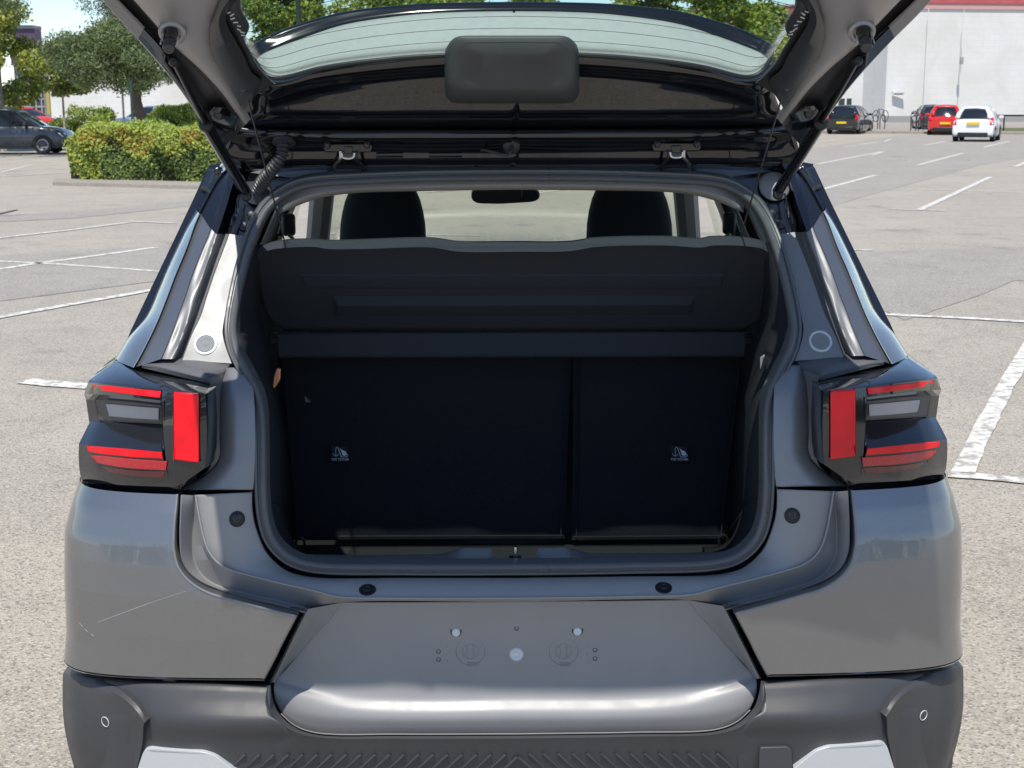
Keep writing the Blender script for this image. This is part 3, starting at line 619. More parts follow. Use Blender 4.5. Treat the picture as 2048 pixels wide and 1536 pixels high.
c = at(1716, 168, 96); t = tree('small_tree', 'tiny tree showing past the right edge of the tailgate before the white wall', (c.x-1.2, c.y, 0), 5.2, 1.5, (3.3, 4.7), 5000, .09, [leaf_g, leaf_l, leaf_d], [.4, .3, .3], .08, bark, limbs=3, nclump=9, clump=.4)
# a wood beyond the far side of the car park, behind the viewer (it shows in the paintwork)
cs = [(Vector((-90+i*5.2+rng.uniform(-1, 1), -62+rng.uniform(-4, 4), 3.2+rng.uniform(-.8, 1.4))), (3.6, 3.0, 3.6+rng.uniform(-1, 1.2))) for i in range(36)]
leaves('distant_wood', cs, 14000, .55, [leaf_g, leaf_d, leaf_gd], [.3, .4, .3], None, kind='stuff')
# ------------------------------------------------------------------ posts, bike stands, railing
def post(name, label, cat, u, v0, vtop, D, r_, m, group=None):
    p = tpos(u, D); t = thing(name, label, cat, p, 0, group); tube('pole', [Vector((0, 0, 0)), Vector((0, 0, zv(vtop, D)))], r_, m, t, 10, smooth=False); return t
dk = mat('dark_green_post_paint', (.03, .05, .05), rough=.5)
t = post('sign_post', 'dark slim post standing in front of the blue car', 'post', 269, 250, 160, 40, .045, dk); box('foot', (-.12, -.12, 0), (.12, .12, .03), dk, t, .005)
t = post('sign_post', 'thin grey post left of the pine trunk', 'post', 251, 230, 170, 52, .04, plinth_m); box('foot', (-.12, -.12, 0), (.12, .12, .03), dk, t, .005)
t = post('lamp_column', 'tall dark lighting column seen through the rear window', 'lamp post', 605, 250, -160, 50, .085, dk); box('lantern', (-.3, -.9, zv(-160, 50)-.05), (.3, .1, zv(-160, 50)+.12), dk, t, .04)
tube('overhead_wire', [at(1480, -14, 90), at(1580, 10, 90), at(1640, 26, 90)], .02, dk, None, 5, smooth=False)
o = bpy.data.objects['overhead_wire']; tag(o, 'thin dark wire crossing the sky right of the trees', 'wire')
for k, (u, D) in enumerate(((1755, 84), (1832, 79))):
    p = at(u, 262, D); t = thing('bicycle_stand', ['hooped steel stand with a bicycle right of the black hatchback', 'hooped steel stand with a bicycle left of the red hatchback'][k], 'bike rack', (p.x, p.y, .12), R(20))
    for i in range(2):
        dx = -.35+.5*i
        tube('hoop', [Vector((dx, -.0, 0)), Vector((dx, 0, .62)), Vector((dx+.08, 0, .78)), Vector((dx+.5, .3, .78)), Vector((dx+.58, .35, .62)), Vector((dx+.58, .35, 0))], .028, darkmetal, t, 7)
    for sx in (-.1, .55):
        tube('bicycle_wheel', [Vector((sx+.30*math.cos(a), .1+.12*math.cos(a), .75+.32*math.sin(a))) for a in np.linspace(0, 6.283, 20)], .022, blackpl, t, 6, smooth=False)
    tube('bicycle_frame', [Vector((-.1, .1, .75)), Vector((.1, .12, 1.15)), Vector((.5, .2, 1.12)), Vector((.55, .22, .75)), Vector((.25, .15, .80)), Vector((.1, .12, 1.15))], .02, blackpl, t, 6, smooth=False)
t = thing('railing', 'grey tubular railing right of the white hatchback by the grass verge', 'railing', tpos(1990, 78))
A = at(1988, 231, 78)-Vector(t.location); B = at(2300, 231, 80)-Vector(t.location)
tube('top_rail', [A, B], .045, darkmetal, t, 8, smooth=False)
for k in range(5):
    q = A.lerp(B, .065+k*.27); tube('upright', [q, Vector((q.x, q.y, 0))], .045, darkmetal, t, 8, smooth=False)
t = thing('twin_sign', 'pair of small dark signs above the black hatchback', 'sign', tpos(1688, 100))
for dx in (-.28, .2):
    tube('pole', [Vector((dx, 0, 0)), Vector((dx, 0, zv(215, 100)))], .04, dk, t, 6, smooth=False); box('sign_plate', (dx-.17, -.08, zv(214, 100)-.2), (dx+.17, -.04, zv(200, 100)), dk, t, .01)
# ================================================================== the crossover with its tailgate up
car = thing('crossover_car', 'grey metallic crossover seen from behind with its tailgate wide open and boot empty', 'car')
def Yap(v):   # depth of the boot opening at photo row v (the D-pillars lean forward towards the roof)
    xs = [340, 430, 500, 600, 700, 750, 850, 985, 1160]; ys = [.42, .375, .33, .27, .205, .18, .125, .09, .075]
    return float(np.interp(v, xs, ys))
def YG(v):    # depth of the raised tailgate's side arms at photo row v
    t = math.tan(PITCH-math.atan((v-768)/FPX*-1)) if False else math.tan(PITCH+math.atan((v-768)/FPX))
    return .98/(.37-t)-2.61

# ---- rear quarter panels: plan section x(s), y(s) swept up a crowned profile
PP = resample([Vector((0, -.03, 0)), Vector((.25, -.027, 0)), Vector((.5, -.005, 0)), Vector((.66, .018, 0)), Vector((.76, .042, 0)), Vector((.825, .075, 0)), Vector((.862, .125, 0)),
               Vector((.876, .19, 0)), Vector((.882, .30, 0)), Vector((.886, .5, 0)), Vector((.89, .8, 0))], 400)
PS = [0]
for a, b in zip(PP, PP[1:]): PS.append(PS[-1]+(b-a).length)
PX = np.array([p.x for p in PP]); PY = np.array([p.y for p in PP]); PS = np.array(PS)
def gz(z):  return float(np.interp(z, [.3, .40, .50, .57, .66, .74, .80, .85, .90, .94, .98], [.04, .012, .002, .0, .0, .002, .008, .017, .030, .045, .066]))
# half width against height, so that the flank is as wide as the photograph's outline shows
_WZ = [[], []]
for u_, v_ in ((148, 1500), (132, 1440), (124, 1352), (132, 1250), (128, 1134), (129, 1056), (143, 1006), (160, 960)):
    z_ = L(u_, v_, .17).z; lo, hi = .8, 1.2
    for _ in range(25):
        w_ = (lo+hi)/2; um = min(PRJ((-x*w_, y+gz(z_), z_))[0] for x, y in zip(PX[::4], PY[::4]))
        if um < u_: hi = w_
        else: lo = w_
    _WZ[0].append(z_); _WZ[1].append(w_)
def wz(z): return float(np.interp(z, _WZ[0], _WZ[1]))
def sbody(s, z): return Vector((-float(np.interp(s, PS, PX))*wz(z), float(np.interp(s, PS, PY))+gz(z), z))
def pix2sz(u, v):
    y = .03
    for _ in range(8):
        p = L(u, v, y); s = float(np.interp(-p.x/wz(p.z), PX, PS)); y = float(np.interp(s, PS, PY))+gz(p.z)
    return Vector((s, p.z, 0))
edge = [(530, 1359), (562, 1296), (596, 1231)]
edge2 = [(596, 1231), (516, 1211), (461, 1196), (422, 1185), (393, 1170), (371, 1151), (357.6, 1130), (350, 1097), (350, 1069), (354, 1020), (357, 988)]
E1 = resample([pix2sz(*p) for p in edge], 30, False)[:-1]+resample([pix2sz(*p) for p in edge2], 90)
zb, zt = E1[0].y, E1[-1].y
def off2(P, d, side=1):
    r_ = []
    for i, p in enumerate(P):
        t = (P[min(i+1, len(P)-1)]-P[max(i-1, 0)]); t = t.normalized(); r_.append(p+Vector((-t.y, t.x, 0))*d*side)
    return r_
# outward (larger s) is the panel's inside
side = 1 if off2(E1, .01)[len(E1)//2].x > E1[len(E1)//2].x else -1
zbo, zto = pix2sz(137, 1343).y, pix2sz(159, 966).y
rows = []
for d, dy in ((0, .03), (0, .006), (.0012, .0022), (.0035, .0004), (.006, 0)):
    r_ = []
    for p in off2(E1, d, side):
        q = sbody(p.x, min(max(p.y, zb), zt)); q.y += dy; r_.append(q)
    rows.append(r_)
base = off2(E1, .006, side)
S_END = PS[-1]; NC = 46
for k in range(1, NC+1):
    f_ = k/NC; f2 = f_**.9; r_ = []
    for p in base:
        pz = min(max(p.y, zb), zt); s = p.x+(S_END-p.x)*f2; zz = zbo+(zto-zbo)*(pz-zb)/(zt-zb); bl = min(1, f2*1.6)
        r_.append(sbody(s, pz+(zz-pz)*bl))
    rows.append(r_)
for s in (0, 1):
    rr = [mirr(x) for x in rows] if s else rows
    link('rear_quarter_panel', grid_mesh('rear_quarter_panel', rr, angle=60), paint, car)
# a long pale streak and a few short pale marks on the left panel
pale_mark = mat('pale_mark_tone', (.42, .42, .43), rough=.5)
_qp = [o for o in bpy.data.objects if o.name == 'rear_quarter_panel']
for a_, b_, r_ in (((196, 1244), (300, 1206), .0006), ((300, 1206), (372, 1182), .0004), ((158, 1245), (166, 1254), .0005), ((170, 1258), (176, 1264), .0006), ((182, 1268), (188, 1272), .0006)):
    tube('pale_mark', [onsurf(_qp, a_[0]+(b_[0]-a_[0])*t_, a_[1]+(b_[1]-a_[1])*t_, .0001)[0] for t_ in np.linspace(0, 1, 9)], r_*.55, pale_mark, _qp[0], 4, smooth=False)
# thin shut line strip under the panel (inner return)
bot = [sbody(p, zb+(zbo-zb)*min(1, 1.6*k/30)) for k, p in enumerate(np.linspace(base[0].x-.004, S_END, 31))]
loft('panel_lower_return', [bot, [p+Vector((0, .004, -.004)) for p in bot], [p+Vector((.0, .06, -.005)) for p in bot]], paint, car, world=True, n=40, thick=0, bevel=0)

# ---- satin upper bumper trim round the sill of the opening
c3 = [(505, 983, .102), (505, 1009, .10), (508, 1038, .098), (516, 1066, .096), (531, 1101, .093), (551, 1125, .09), (574, 1142, .088), (602, 1151, .086), (640, 1156, .085), (800, 1156, .084), (1030, 1156, .084)]
c2 = [(391, 990, .060), (398.6, 1034, .052), (408, 1077, .047), (418, 1104, .044), (434, 1124, .042), (457, 1138, .040), (496, 1150, .038), (555, 1165, .035), (639, 1184, .032), (674, 1193, .03), (798, 1196, .028), (1030, 1196, .028)]
c2b = [(388.6, 990, .067), (394, 1034, .069), (401, 1077, .068), (411, 1109, .066), (427, 1132, .064), (451, 1149, .062), (494, 1163, .060), (555, 1179, .058), (641, 1196, .054), (690, 1198, .046), (798, 1200, .037), (1030, 1200, .037)]
c1 = [(387.6, 990, .068), (386, 1028, .082), (384, 1085, .082), (388, 1120, .081), (400.5, 1146, .08), (422, 1165, .078), (449, 1176, .076), (506, 1191, .073), (565, 1204, .068), (617, 1217, .074), (684, 1205, .078), (1030, 1204, .074)]
bt = loft('bumper_trim', [[(u, v-2, y+.02) for u, v, y in c3], [(u, v, y) for u, v, y in c3], [(u-1.2 if u < 600 else u, v+1.6, y-.003) for u, v, y in c3], c2], satin, car, mirror='join', n=150, thick=.003, bevel=0, angle=25)
loft('bumper_trim_recess', [c2, [(u-.9 if u < 420 else u, v+1.8, y+.002) for u, v, y in c2], c2b, c1], satin, car, mirror='join', n=150, thick=0, bevel=0, angle=28)
c1l = [(387.6, 990, .068), (386, 1028, .082), (384, 1085, .082), (388, 1120, .081), (400.5, 1146, .08), (422, 1165, .078), (449, 1176, .076), (506, 1191, .073), (565, 1204, .068), (616, 1217, .064)]
c0 = [(362, 990, .052), (361, 1022, .045), (359.5, 1070, .040), (362, 1112, .037), (374, 1140, .034), (397, 1161, .030), (434, 1178, .026), (496, 1197, .018), (559, 1212, .010), (611, 1225, .006)]
loft('bumper_trim_shoulder', [c1l, [(u-1.5, v+.8, y-.006) for u, v, y in c1l], [(u+1.5, v-.8, y-.002) for u, v, y in c0], c0, [(u-2, v+2, y+.03) for u, v, y in c0]], satin, car, n=90, thick=0, bevel=0, angle=20)
for nm, cc, r_, mm, lim in (('trim_highlight_bead', c2, .0019, satin, 99), ('trim_highlight_bead', c1l, .0019, satin, 99)):  # raised beads added so the trim creases catch a line of light
    P = resample([L(u, v, y-.0016) for u, v, y in cc], 60)
    P = join_mirror(P) if cc is c2 else P
    for q in ([P] if cc is c2 else [P, mirr(P)]): tube(nm, q, r_, mm, car, 6, smooth=False)
PE = [sbody(p.x, p.y)+Vector((0, -.0006, 0)) for p in off2(E1[30:], .0022, side)]
for q in (PE, mirr(PE)): tube('panel_highlight_bead', q, .0024, paint_in, car, 8, smooth=False)  # bead added to give the panel edge a bright highlight line
# round bolts; a proud black disc stands in for each shaded hole
for (u, v, y, r_) in ((474, 1038, .088, .0150), (735, 1180, .058, .0158)):
    for s in (-1, 1):
        c, nrm = onsurf(bt, u, v, .0002); c.x = abs(c.x)*s; nrm.x = nrm.x*(1 if s < 0 else -1)
        a = lathe('trim_bolt', [(r_*1.08, -.004), (r_*1.06, .0012), (r_*.98, .0014), (r_*.92, .0004), (.001, .0004)], blackpl, car, c, nrm)
        lathe('bolt_head', [(r_*.66, .0), (r_*.66, .0022), (r_*.55, .0032), (r_*.3, .0036), (r_*.22, .0026), (.001, .0026)], darkmetal, a, c+Vector((0, 0, r_*.12)), nrm)
# ---- number plate recess
pl = [[(684, 1205, .078), (1030, 1204, .074)],
      [(662, 1236, .080), (1030, 1236, .077)],
      [(625, 1275, .083), (1030, 1275, .080)],
      [(596, 1310, .082), (1030, 1320, .082)],
      [(566, 1345, .076), (620, 1352, .080), (720, 1362, .081), (1030, 1366, .080)],
      [(552, 1360, .069), (604, 1375, .075), (690, 1391, .074), (800, 1399, .074), (1030, 1397, .074)],
      [(548, 1370, .058), (604, 1387, .064), (690, 1404, .0662), (800, 1411, .0662), (1030, 1409, .0662)],
      [(548, 1382, .052), (600, 1400, .0575), (690, 1417, .058), (800, 1423, .058), (1030, 1421, .058)],
      [(550, 1398, .051), (585, 1420, .0525), (660, 1433, .053), (800, 1438, .053), (1030, 1436, .053)],
      [(560, 1421, .052), (592, 1443, .054), (634, 1455, .056), (798, 1458, .056), (1030, 1457, .056)]]
rows = [resample(crv(c), 60) for c in pl]; rows = [join_mirror(r_) for r_ in rows]
cols = [resample(list(c), 50) for c in zip(*rows)]; rows = [list(x) for x in zip(*cols)]
lip = join_mirror(resample(crv([(562, 1426, .054), (589, 1449, .057), (632, 1464, .059), (798, 1467.5, .060), (1030, 1467, .060)]), 60))
rows += [lip, [p+Vector((0, .05, -.004)) for p in lip]]
o = link('number_plate_recess', grid_mesh('number_plate_recess', rows, angle=30), satin, car); finish(o, .002, .0016)
recess = o
outer = [(616, 1218, .012), (600, 1249, .010), (575, 1301, .008), (545, 1364, .010)]
inner = [(684, 1205, .078), (662, 1236, .080), (625, 1275, .083), (596, 1310, .082), (566, 1345, .083), (549, 1366, .060)]
loft('recess_side_wall', [[(u-6, v+2, .03) for u, v, y in outer], outer, [(u*.6+a*.4, v*.6+b*.4, y*.25+c*.75) for (u, v, y), (a, b, c) in zip(outer, [inner[0], inner[1], inner[3], inner[5]])], inner], satin, car, n=24, thick=0, bevel=0, angle=50)
# cap joining the shoulder strip to the recess wall
slab('trim_corner', [L(611, 1225, .006), L(616, 1217, .012), L(619, 1216, .063), L(600, 1217, .069), L(560, 1212, .02)], .01, satin, car, bevel=0)
slab('trim_corner', mirr([L(611, 1225, .006), L(616, 1217, .012), L(619, 1216, .063), L(600, 1217, .069), L(560, 1212, .02)]), .01, satin, car, bevel=0)
# plate fixings; dark discs on the surface stand in for the shaded holes
def onplate(u, v, lift=0):
    return onsurf([recess], u, v, lift)[0]
for u in (912, 1155):
    c = onplate(u, 1262 if u < 1000 else 1260)
    a = lathe('fixing_hole', [(.0118, -.002), (.0115, .0008), (.0106, .0008), (.0100, .0003), (.001, .0003)], gloss, recess, c, (0, -1, .1))
    lathe('rivet', [(.0083, -.001), (.0083, .0012), (.0070, .0024), (.001, .0024)], silver, recess, onplate(u, (1262 if u < 1000 else 1260)+3), (0, -1, .1))
lathe('fixing_hole', [(.0045, -.001), (.0045, .0006), (.0030, .0006), (.0028, -.004), (.001, -.004)], darkmetal, recess, onplate(1033, 1257), (0, -1, .1), 16)
for (u, v) in ((877, 1303), (877, 1319), (1190, 1300), (1190, 1317)):
    lathe('fixing_hole', [(.0046, -.001), (.0046, .0006), (.0034, .0006), (.0030, -.004), (.001, -.004)], darkmetal, recess, onplate(u, v), (0, -1, .1), 16)
lathe('centre_boss', [(.0175, -.004), (.0135, .002), (.0120, .0035), (.0115, .0038), (.0060, .0018), (.0045, .003), (.001, .003)], silver, recess, onplate(1033, 1308), (0, -1, .1))
for cu_ in (941, 1127):
    for rr_, w_ in ((.0290, .0007), (.0160, .0006)):
        P = [onplate(cu_, 1303)+Vector((rr_*math.cos(a), -.0004, rr_*math.sin(a))) for a in np.linspace(0, 2*math.pi, 29)]
        tube('moulded_ring', P, w_, satin, recess, 6, smooth=False)
    for dx in (-.0065, .0065):
        tube('moulded_bar', [onplate(cu_, 1290)+Vector((dx, -.0003, 0)), onplate(cu_, 1317)+Vector((dx, -.0003, 0))], .0008, satin, recess, 6, smooth=False)
    me = text_mesh('ZEEK', .0105, .0006); o = link('moulded_mark', me, satin, recess); p = onplate(cu_+4, 1329); o.location = p+Vector((0, -.0008, 0)); o.rotation_euler = (R(90), 0, 0)
for (u, v) in ((893, 1296), (892, 1310), (894, 1322), (1177, 1294), (1174, 1309), (1178, 1321)):
    box('moulded_mark', onplate(u, v)+Vector((-.0014, -.0008, -.0018)), onplate(u, v)+Vector((.0014, .001, .0018)), satin, recess, .0004)

# ---- lower bumper cladding
def cl(spec): return [(u, v, y) for u, v, y in spec]
k0 = [(137, 1347, .19), (180, 1352, .125), (240, 1357, .065), (330, 1362, .030), (430, 1365, .012), (541, 1369, .008)]
k1 = [(137, 1352, .185), (180, 1358, .115), (240, 1363, .055), (330, 1368, .022), (430, 1371, .004), (541, 1375, .0)]
k2 = [(137, 1372, .18), (180, 1380, .110), (240, 1388, .045), (330, 1396, .006), (430, 1402, -.012), (541, 1404, -.016)]
k3 = [(137, 1400, .18), (180, 1408, .105), (240, 1418, .035), (330, 1424, -.008), (430, 1428, -.028), (541, 1430, -.033)]
k4 = [(137, 1420, .18), (180, 1428, .103), (240, 1434, .032), (330, 1440, -.014), (430, 1443, -.035), (560, 1444, -.040)]
k5 = [(137, 1440, .18), (180, 1445, .104), (240, 1452, .034), (330, 1458, -.012), (430, 1460, -.033), (575, 1461, -.036)]
k6 = [(140, 1470, .185), (180, 1475, .108), (240, 1478, .040), (330, 1480, -.004), (430, 1482, -.022), (590, 1484, -.022)]
k7 = [(148, 1540, .19), (190, 1545, .12), (250, 1550, .05), (330, 1550, .01), (430, 1550, -.005), (590, 1550, -.005)]
k8 = [(165, 1700, .30), (210, 1700, .17), (270, 1700, .10), (350, 1700, .07), (450, 1700, .06), (600, 1700, .055)]
loft('lower_bumper', [k0, k1, k2, k3, k4, k5, k6, k7, k8], clad, car, n=60, cross=5, thick=.003, bevel=0, angle=60)
m0 = [(541, 1369, .012), (545, 1396, .012), (556, 1424, .010), (585, 1452, .008), (630, 1469, .006), (798, 1472, .005), (1030, 1471.5, .004)]
m1 = [(535, 1375, -.002), (533, 1400, -.02), (545, 1430, -.034), (578, 1458, -.036), (630, 1474, -.030), (798, 1477, -.028), (1030, 1477, -.028)]
m2 = [(500, 1478, -.020), (540, 1482, -.022), (570, 1486, -.022), (600, 1487, -.022), (660, 1488, -.022), (798, 1489, -.022), (1030, 1489, -.022)]
m3 = [(500, 1550, -.004), (540, 1550, -.004), (570, 1550, -.004), (600, 1550, -.004), (660, 1550, -.004), (798, 1550, -.004), (1030, 1550, -.004)]
m4 = [(500, 1700, .06), (1030, 1700, .06)]
lipb = join_mirror(resample([L(u, v+.5, y-.018) for u, v, y in ((562, 1427, .051), (589, 1450, .053), (632, 1465, .054), (798, 1468, .054), (1030, 1467.5, .054))], 60)); tube('lip_bead', lipb, .0014, satin, car, 6, smooth=False)
loft('lower_bumper_centre', [m0, m1, m2, m3, m4], clad, car, mirror='join', n=90, thick=.0, bevel=0, angle=40)
# corner blocks carrying the parking sensors
cb = [[(126, 1347, .200), (150, 1351, .130), (180, 1356, .100), (205, 1363, .078), (247, 1385, .030), (276, 1412, .002), (294, 1441, -.016)],
      [(125.5, 1352, .195), (150, 1358, .122), (180, 1363, .092), (204, 1369, .070), (244, 1390, .024), (272, 1416, -.004), (290, 1443, -.022)],
      [(125, 1385, .193), (148, 1390, .120), (178, 1394, .088), (202, 1398, .066), (240, 1408, .030), (266, 1426, .006), (287, 1450, -.014)],
      [(125.5, 1420, .192), (148, 1424, .119), (178, 1428, .087), (202, 1432, .066), (238, 1438, .036), (262, 1448, .018), (286, 1464, -.004)],
      [(129, 1455, .192), (150, 1458, .120), (179, 1462, .089), (202, 1465, .070), (236, 1469, .044), (258, 1474, .028), (285, 1482, .004)],
      [(137, 1495, .195), (155, 1498, .128), (182, 1502, .098), (204, 1504, .080), (236, 1507, .056), (257, 1510, .040), (279, 1514, .018)],
      [(150, 1540, .205), (165, 1543, .145), (190, 1546, .115), (210, 1548, .098), (236, 1550, .074), (253, 1552, .058), (270, 1554, .036)],
      [(190, 1660, .24), (200, 1660, .20), (215, 1660, .17), (230, 1660, .155), (245, 1660, .14), (255, 1660, .125), (268, 1660, .11)]]
rows = [resample(crv(c), 40) for c in cb]
rows = [[r_[0]+Vector((-.006, .5, .0)), r_[0]+Vector((-.004, .12, .0)), r_[0]+Vector((-.002, .04, .0))]+r_+[r_[-1]+Vector((.004, .02, 0))] for r_ in rows]
cols = [resample(list(c), 36) for c in zip(*rows)]; rows = [list(x) for x in zip(*cols)]
rows = [[p+Vector((0, .03, .002)) for p in rows[0]]]+rows
corner = []
for s in (0, 1):
    corner.append(link('bumper_corner', grid_mesh('bumper_corner', [mirr(x) for x in rows] if s else rows, angle=40), clad, car))
for s in (-1, 1):
    c2_, nrm = onsurf([corner[0]], 211.5, 1443, .0)
    if s > 0: c2_ = Vector((-c2_.x, c2_.y, c2_.z)); nrm = Vector((-nrm.x, nrm.y, nrm.z))
    a = lathe('parking_sensor', [(.0108, -.004), (.0108, .0012), (.0098, .0016), (.0088, .0012), (.0084, .0016), (.001, .0019)], clad, car, c2_, nrm)
    q = Vector(nrm).normalized().to_track_quat('Z', 'Y')
    P = [c2_+q @ Vector((.0102*math.cos(t), .0102*math.sin(t), .0014)) for t in np.linspace(0, 2*math.pi, 25)]
    tube('sensor_ring', P, .0010, silver, a, 6, smooth=False)
# silver skid plate tips
sk_ = rquad([(268, 1560), (286, 1505), (293, 1497), (410, 1504.5), (432, 1512), (500, 1566)], 9)
P = [L(p.x, p.y, -.026+.05*max(0, (330-p.x)/70)) for p in sk_]
for s in (0, 1):
    slab('skid_plate', mirr(P) if s else P, .03, silver, car, bevel=.003)
# chevron ribs moulded in the centre of the lower bumper
rib_me = None
V0 = Vector((0, 0, 0))
def rib(u0, v0, u1, v1, flip):
    A = L(u0, v0, -.0235); B = L(u1, v1, -.006); t = (B-A); nrm = Vector((0, -1, 0)); sd = t.cross(nrm).normalized()*.0036
    V = [A-sd+Vector((0, .006, 0)), A+Vector((0, .001, .0)), A+sd+Vector((0, .006, 0)), B-sd+Vector((0, .006, 0)), B+Vector((0, -.0005, 0)), B+sd+Vector((0, .006, 0))]
    F = [(0, 1, 4, 3), (1, 2, 5, 4), (0, 2, 1), (3, 4, 5), (0, 3, 5, 2)]
    link('rib', mesh('rib', V, F, False), clad, car)
for k in range(19):
    u = 1026-14-k*29; rib(u, 1512, u-44, 1550, 0)
    u = 1043+14+k*29
    if not (1502 < u < 1600 or 1500 < u+44 < 1590): rib(u, 1510, u+44, 1548, 1)
rib(1035, 1517, 995, 1552, 0); rib(1036, 1517, 1078, 1552, 1)
cov = rquad([(1517, 1560), (1519, 1500), (1521, 1495), (1578, 1493), (1584, 1500), (1586, 1560)], 7)
tow = slab('tow_eye_cover', [L(p.x, p.y, -.0245) for p in cov], .012, clad, car, bevel=.002)
tow['label'] = 'square tow eye cover in the ribbed bumper'
tube('cover_gap', [L(p.x, p.y, -.0225) for p in cov[::-1]], .0012, blackpl, tow, 5, smooth=False)

# ---- inner quarter sheet beside the opening
a0 = [(449, 735, .21), (444, 760, .178), (441.5, 793, .150), (440, 850, .128), (438, 920, .112), (417, 946, .106), (371, 980, .098)]
a1 = [(505, 735, .205), (505, 760, .175), (508, 793, .147), (510, 850, .125), (510, 920, .108), (509, 946, .104), (506, 980, .098)]
amid = [((a[0]+b[0])/2, (a[1]+b[1])/2, (a[2]+b[2])/2-.006) for a, b in zip(a0, a1)]
loft('inner_quarter_sheet', [a0, amid, a1, [(u, v, y+.03) for u, v, y in a1]], sheet, car, n=60, thick=.002, bevel=0, angle=30)
# dark ledge moulding over and beside the tail lamp
e0 = [(288, 725, .225), (367, 714, .235), (466, 724, .228)]
e1 = [(284, 728, .205), (350, 741, .165), (414, 757, .130), (449, 742, .20)]
loft('lamp_ledge', [[(283, 724, .26), (367, 712, .27), (470, 722, .27)], e0, [(286, 727, .215), (360, 729, .200), (410, 736, .19), (452, 738, .205)], [(285, 730, .200), (350, 742, .165), (414, 758, .128), (421, 757, .132), (449, 745, .19)]], ledgem, car, n=40, thick=.002, bevel=0, angle=60)
loft('lamp_ledge_lip', [[(287, 726, .205), (350, 741.5, .163), (414, 757, .126)], [(286, 727, .202), (350, 743, .160), (415, 758.5, .123)], [(283, 735, .204), (350, 751, .164), (419, 768, .128)], [(283, 737, .23), (350, 753, .19), (419, 770, .16)]], ledgem, car, n=30, thick=.002, bevel=0, angle=25)
g0 = [(415, 757, .124), (421, 772, .120), (423, 800, .115), (420, 870, .108), (418, 936, .104), (364, 980, .092)]
g1 = [(449, 744, .19), (443, 775, .162), (441, 800, .146), (440, 870, .124), (437, 920, .112), (371, 981, .10)]
loft('lamp_side_moulding', [[(u-3, v, y+.05) for u, v, y in g0], g0, [(u+2, v, y-.003) for u, v, y in g0], [(u-1, v, y-.001) for u, v, y in g1], [(u+1, v, y+.008) for u, v, y in g1]], ledgem, car, n=60, thick=0, bevel=0, angle=28)

redg = mat('deep_red_light_guide', (.50, .001, .008), rough=.3, coat=.5)
# ---- tail lamps
def lamp_rows(specs, n=22, wrap=True):
    r_ = []
    for s in specs:
        P = resample(crv(s), n)
        if wrap:   # carry on round the corner and along the flank
            e = P[-1]; P = P+[e+Vector((-.004, .04, .0)), e+Vector((-.008, .10, .002)), e+Vector((-.010, .20, .006))]
        r_.append(P)
    return r_
def sided(name, rows, m, parent=None, angle=30, thick=0, bevel=0):
    res = []
    for s in (0, 1):
        rr = [mirr(x) for x in rows] if s else rows
        res.append(finish(link(name, grid_mesh(name, rr, angle=angle), m, parent[s] if parent else car), thick, bevel))
    return res
blk = [[(275, 740, .215), (335, 752, .165), (418, 769, .125)],
       [(276, 741, .200), (335, 753, .150), (418, 770.5, .112)]]
# inner block (the part right of the stacked bars), rows from top edge to bottom
inb = [[(318, 749, .185), (370, 759, .150), (419, 770, .118)],
       [(320, 777, .062), (365, 781, .056), (409, 785, .052)],
       [(323, 781, .055), (365, 784.5, .049), (411, 788, .045)],
       [(326, 850, .044), (365, 851, .040), (414, 852, .037)],
       [(330, 905, .040), (365, 907, .036), (413, 909, .034)],
       [(334, 938, .040), (365, 939, .037), (410, 936, .036)],
       [(337, 962, .046), (356, 966, .043), (374, 961, .045)],
       [(337, 974, .056), (350, 977, .055), (361, 979, .056)]]
rows = [resample(crv(s), 16) for s in inb]
rows = [r_+[r_[-1]+Vector((.0035, .010, 0)), r_[-1]+Vector((.006, .07, 0))] for r_ in rows]
lamps = sided('tail_lamp', rows, smoke, None, 30, 0, .0)
# outer block with its notch
oub = [[(318, 749, .185), (275, 741, .205), (250, 731, .245), (231, 722, .285)],
       [(320, 776, .064), (260, 769, .085), (205, 763, .125), (179, 760.5, .165)],
       [(322, 781, .055), (260, 774, .076), (202, 767, .117), (176, 765, .160)],
       [(323, 801, .052), (260, 795, .073), (198, 789, .116), (168.5, 788, .162)],
       [(324, 805, .066), (262, 799, .088), (200, 794, .135), (170, 793, .180)],
       [(324, 812, .098), (265, 806, .118), (205, 801, .160), (172, 800, .195)],
       [(324, 848, .100), (265, 845, .120), (205, 842, .160), (178, 842, .195)],
       [(324, 853, .096), (262, 849, .116), (200, 846, .155), (179, 845, .188)],
       [(323, 899, .040), (260, 893, .060), (196, 887, .104), (161, 881, .150)],
       [(325, 904, .035), (260, 898, .055), (195, 892, .099), (158, 887, .147)],
       [(329, 930, .038), (260, 926, .056), (196, 920, .100), (157, 907, .148)],
       [(335, 945, .040), (262, 942, .060), (198, 938, .104), (158, 930, .150)],
       [(337, 962, .046), (262, 957, .066), (200, 953, .112), (160, 948, .156)],
       [(337, 974, .056), (262, 971, .076), (200, 967, .122), (165.6, 962, .168)]]
rows = lamp_rows(oub, 24); 
outs = sided('lamp_outer_housing', rows, smoke, lamps, 22, 0, 0)
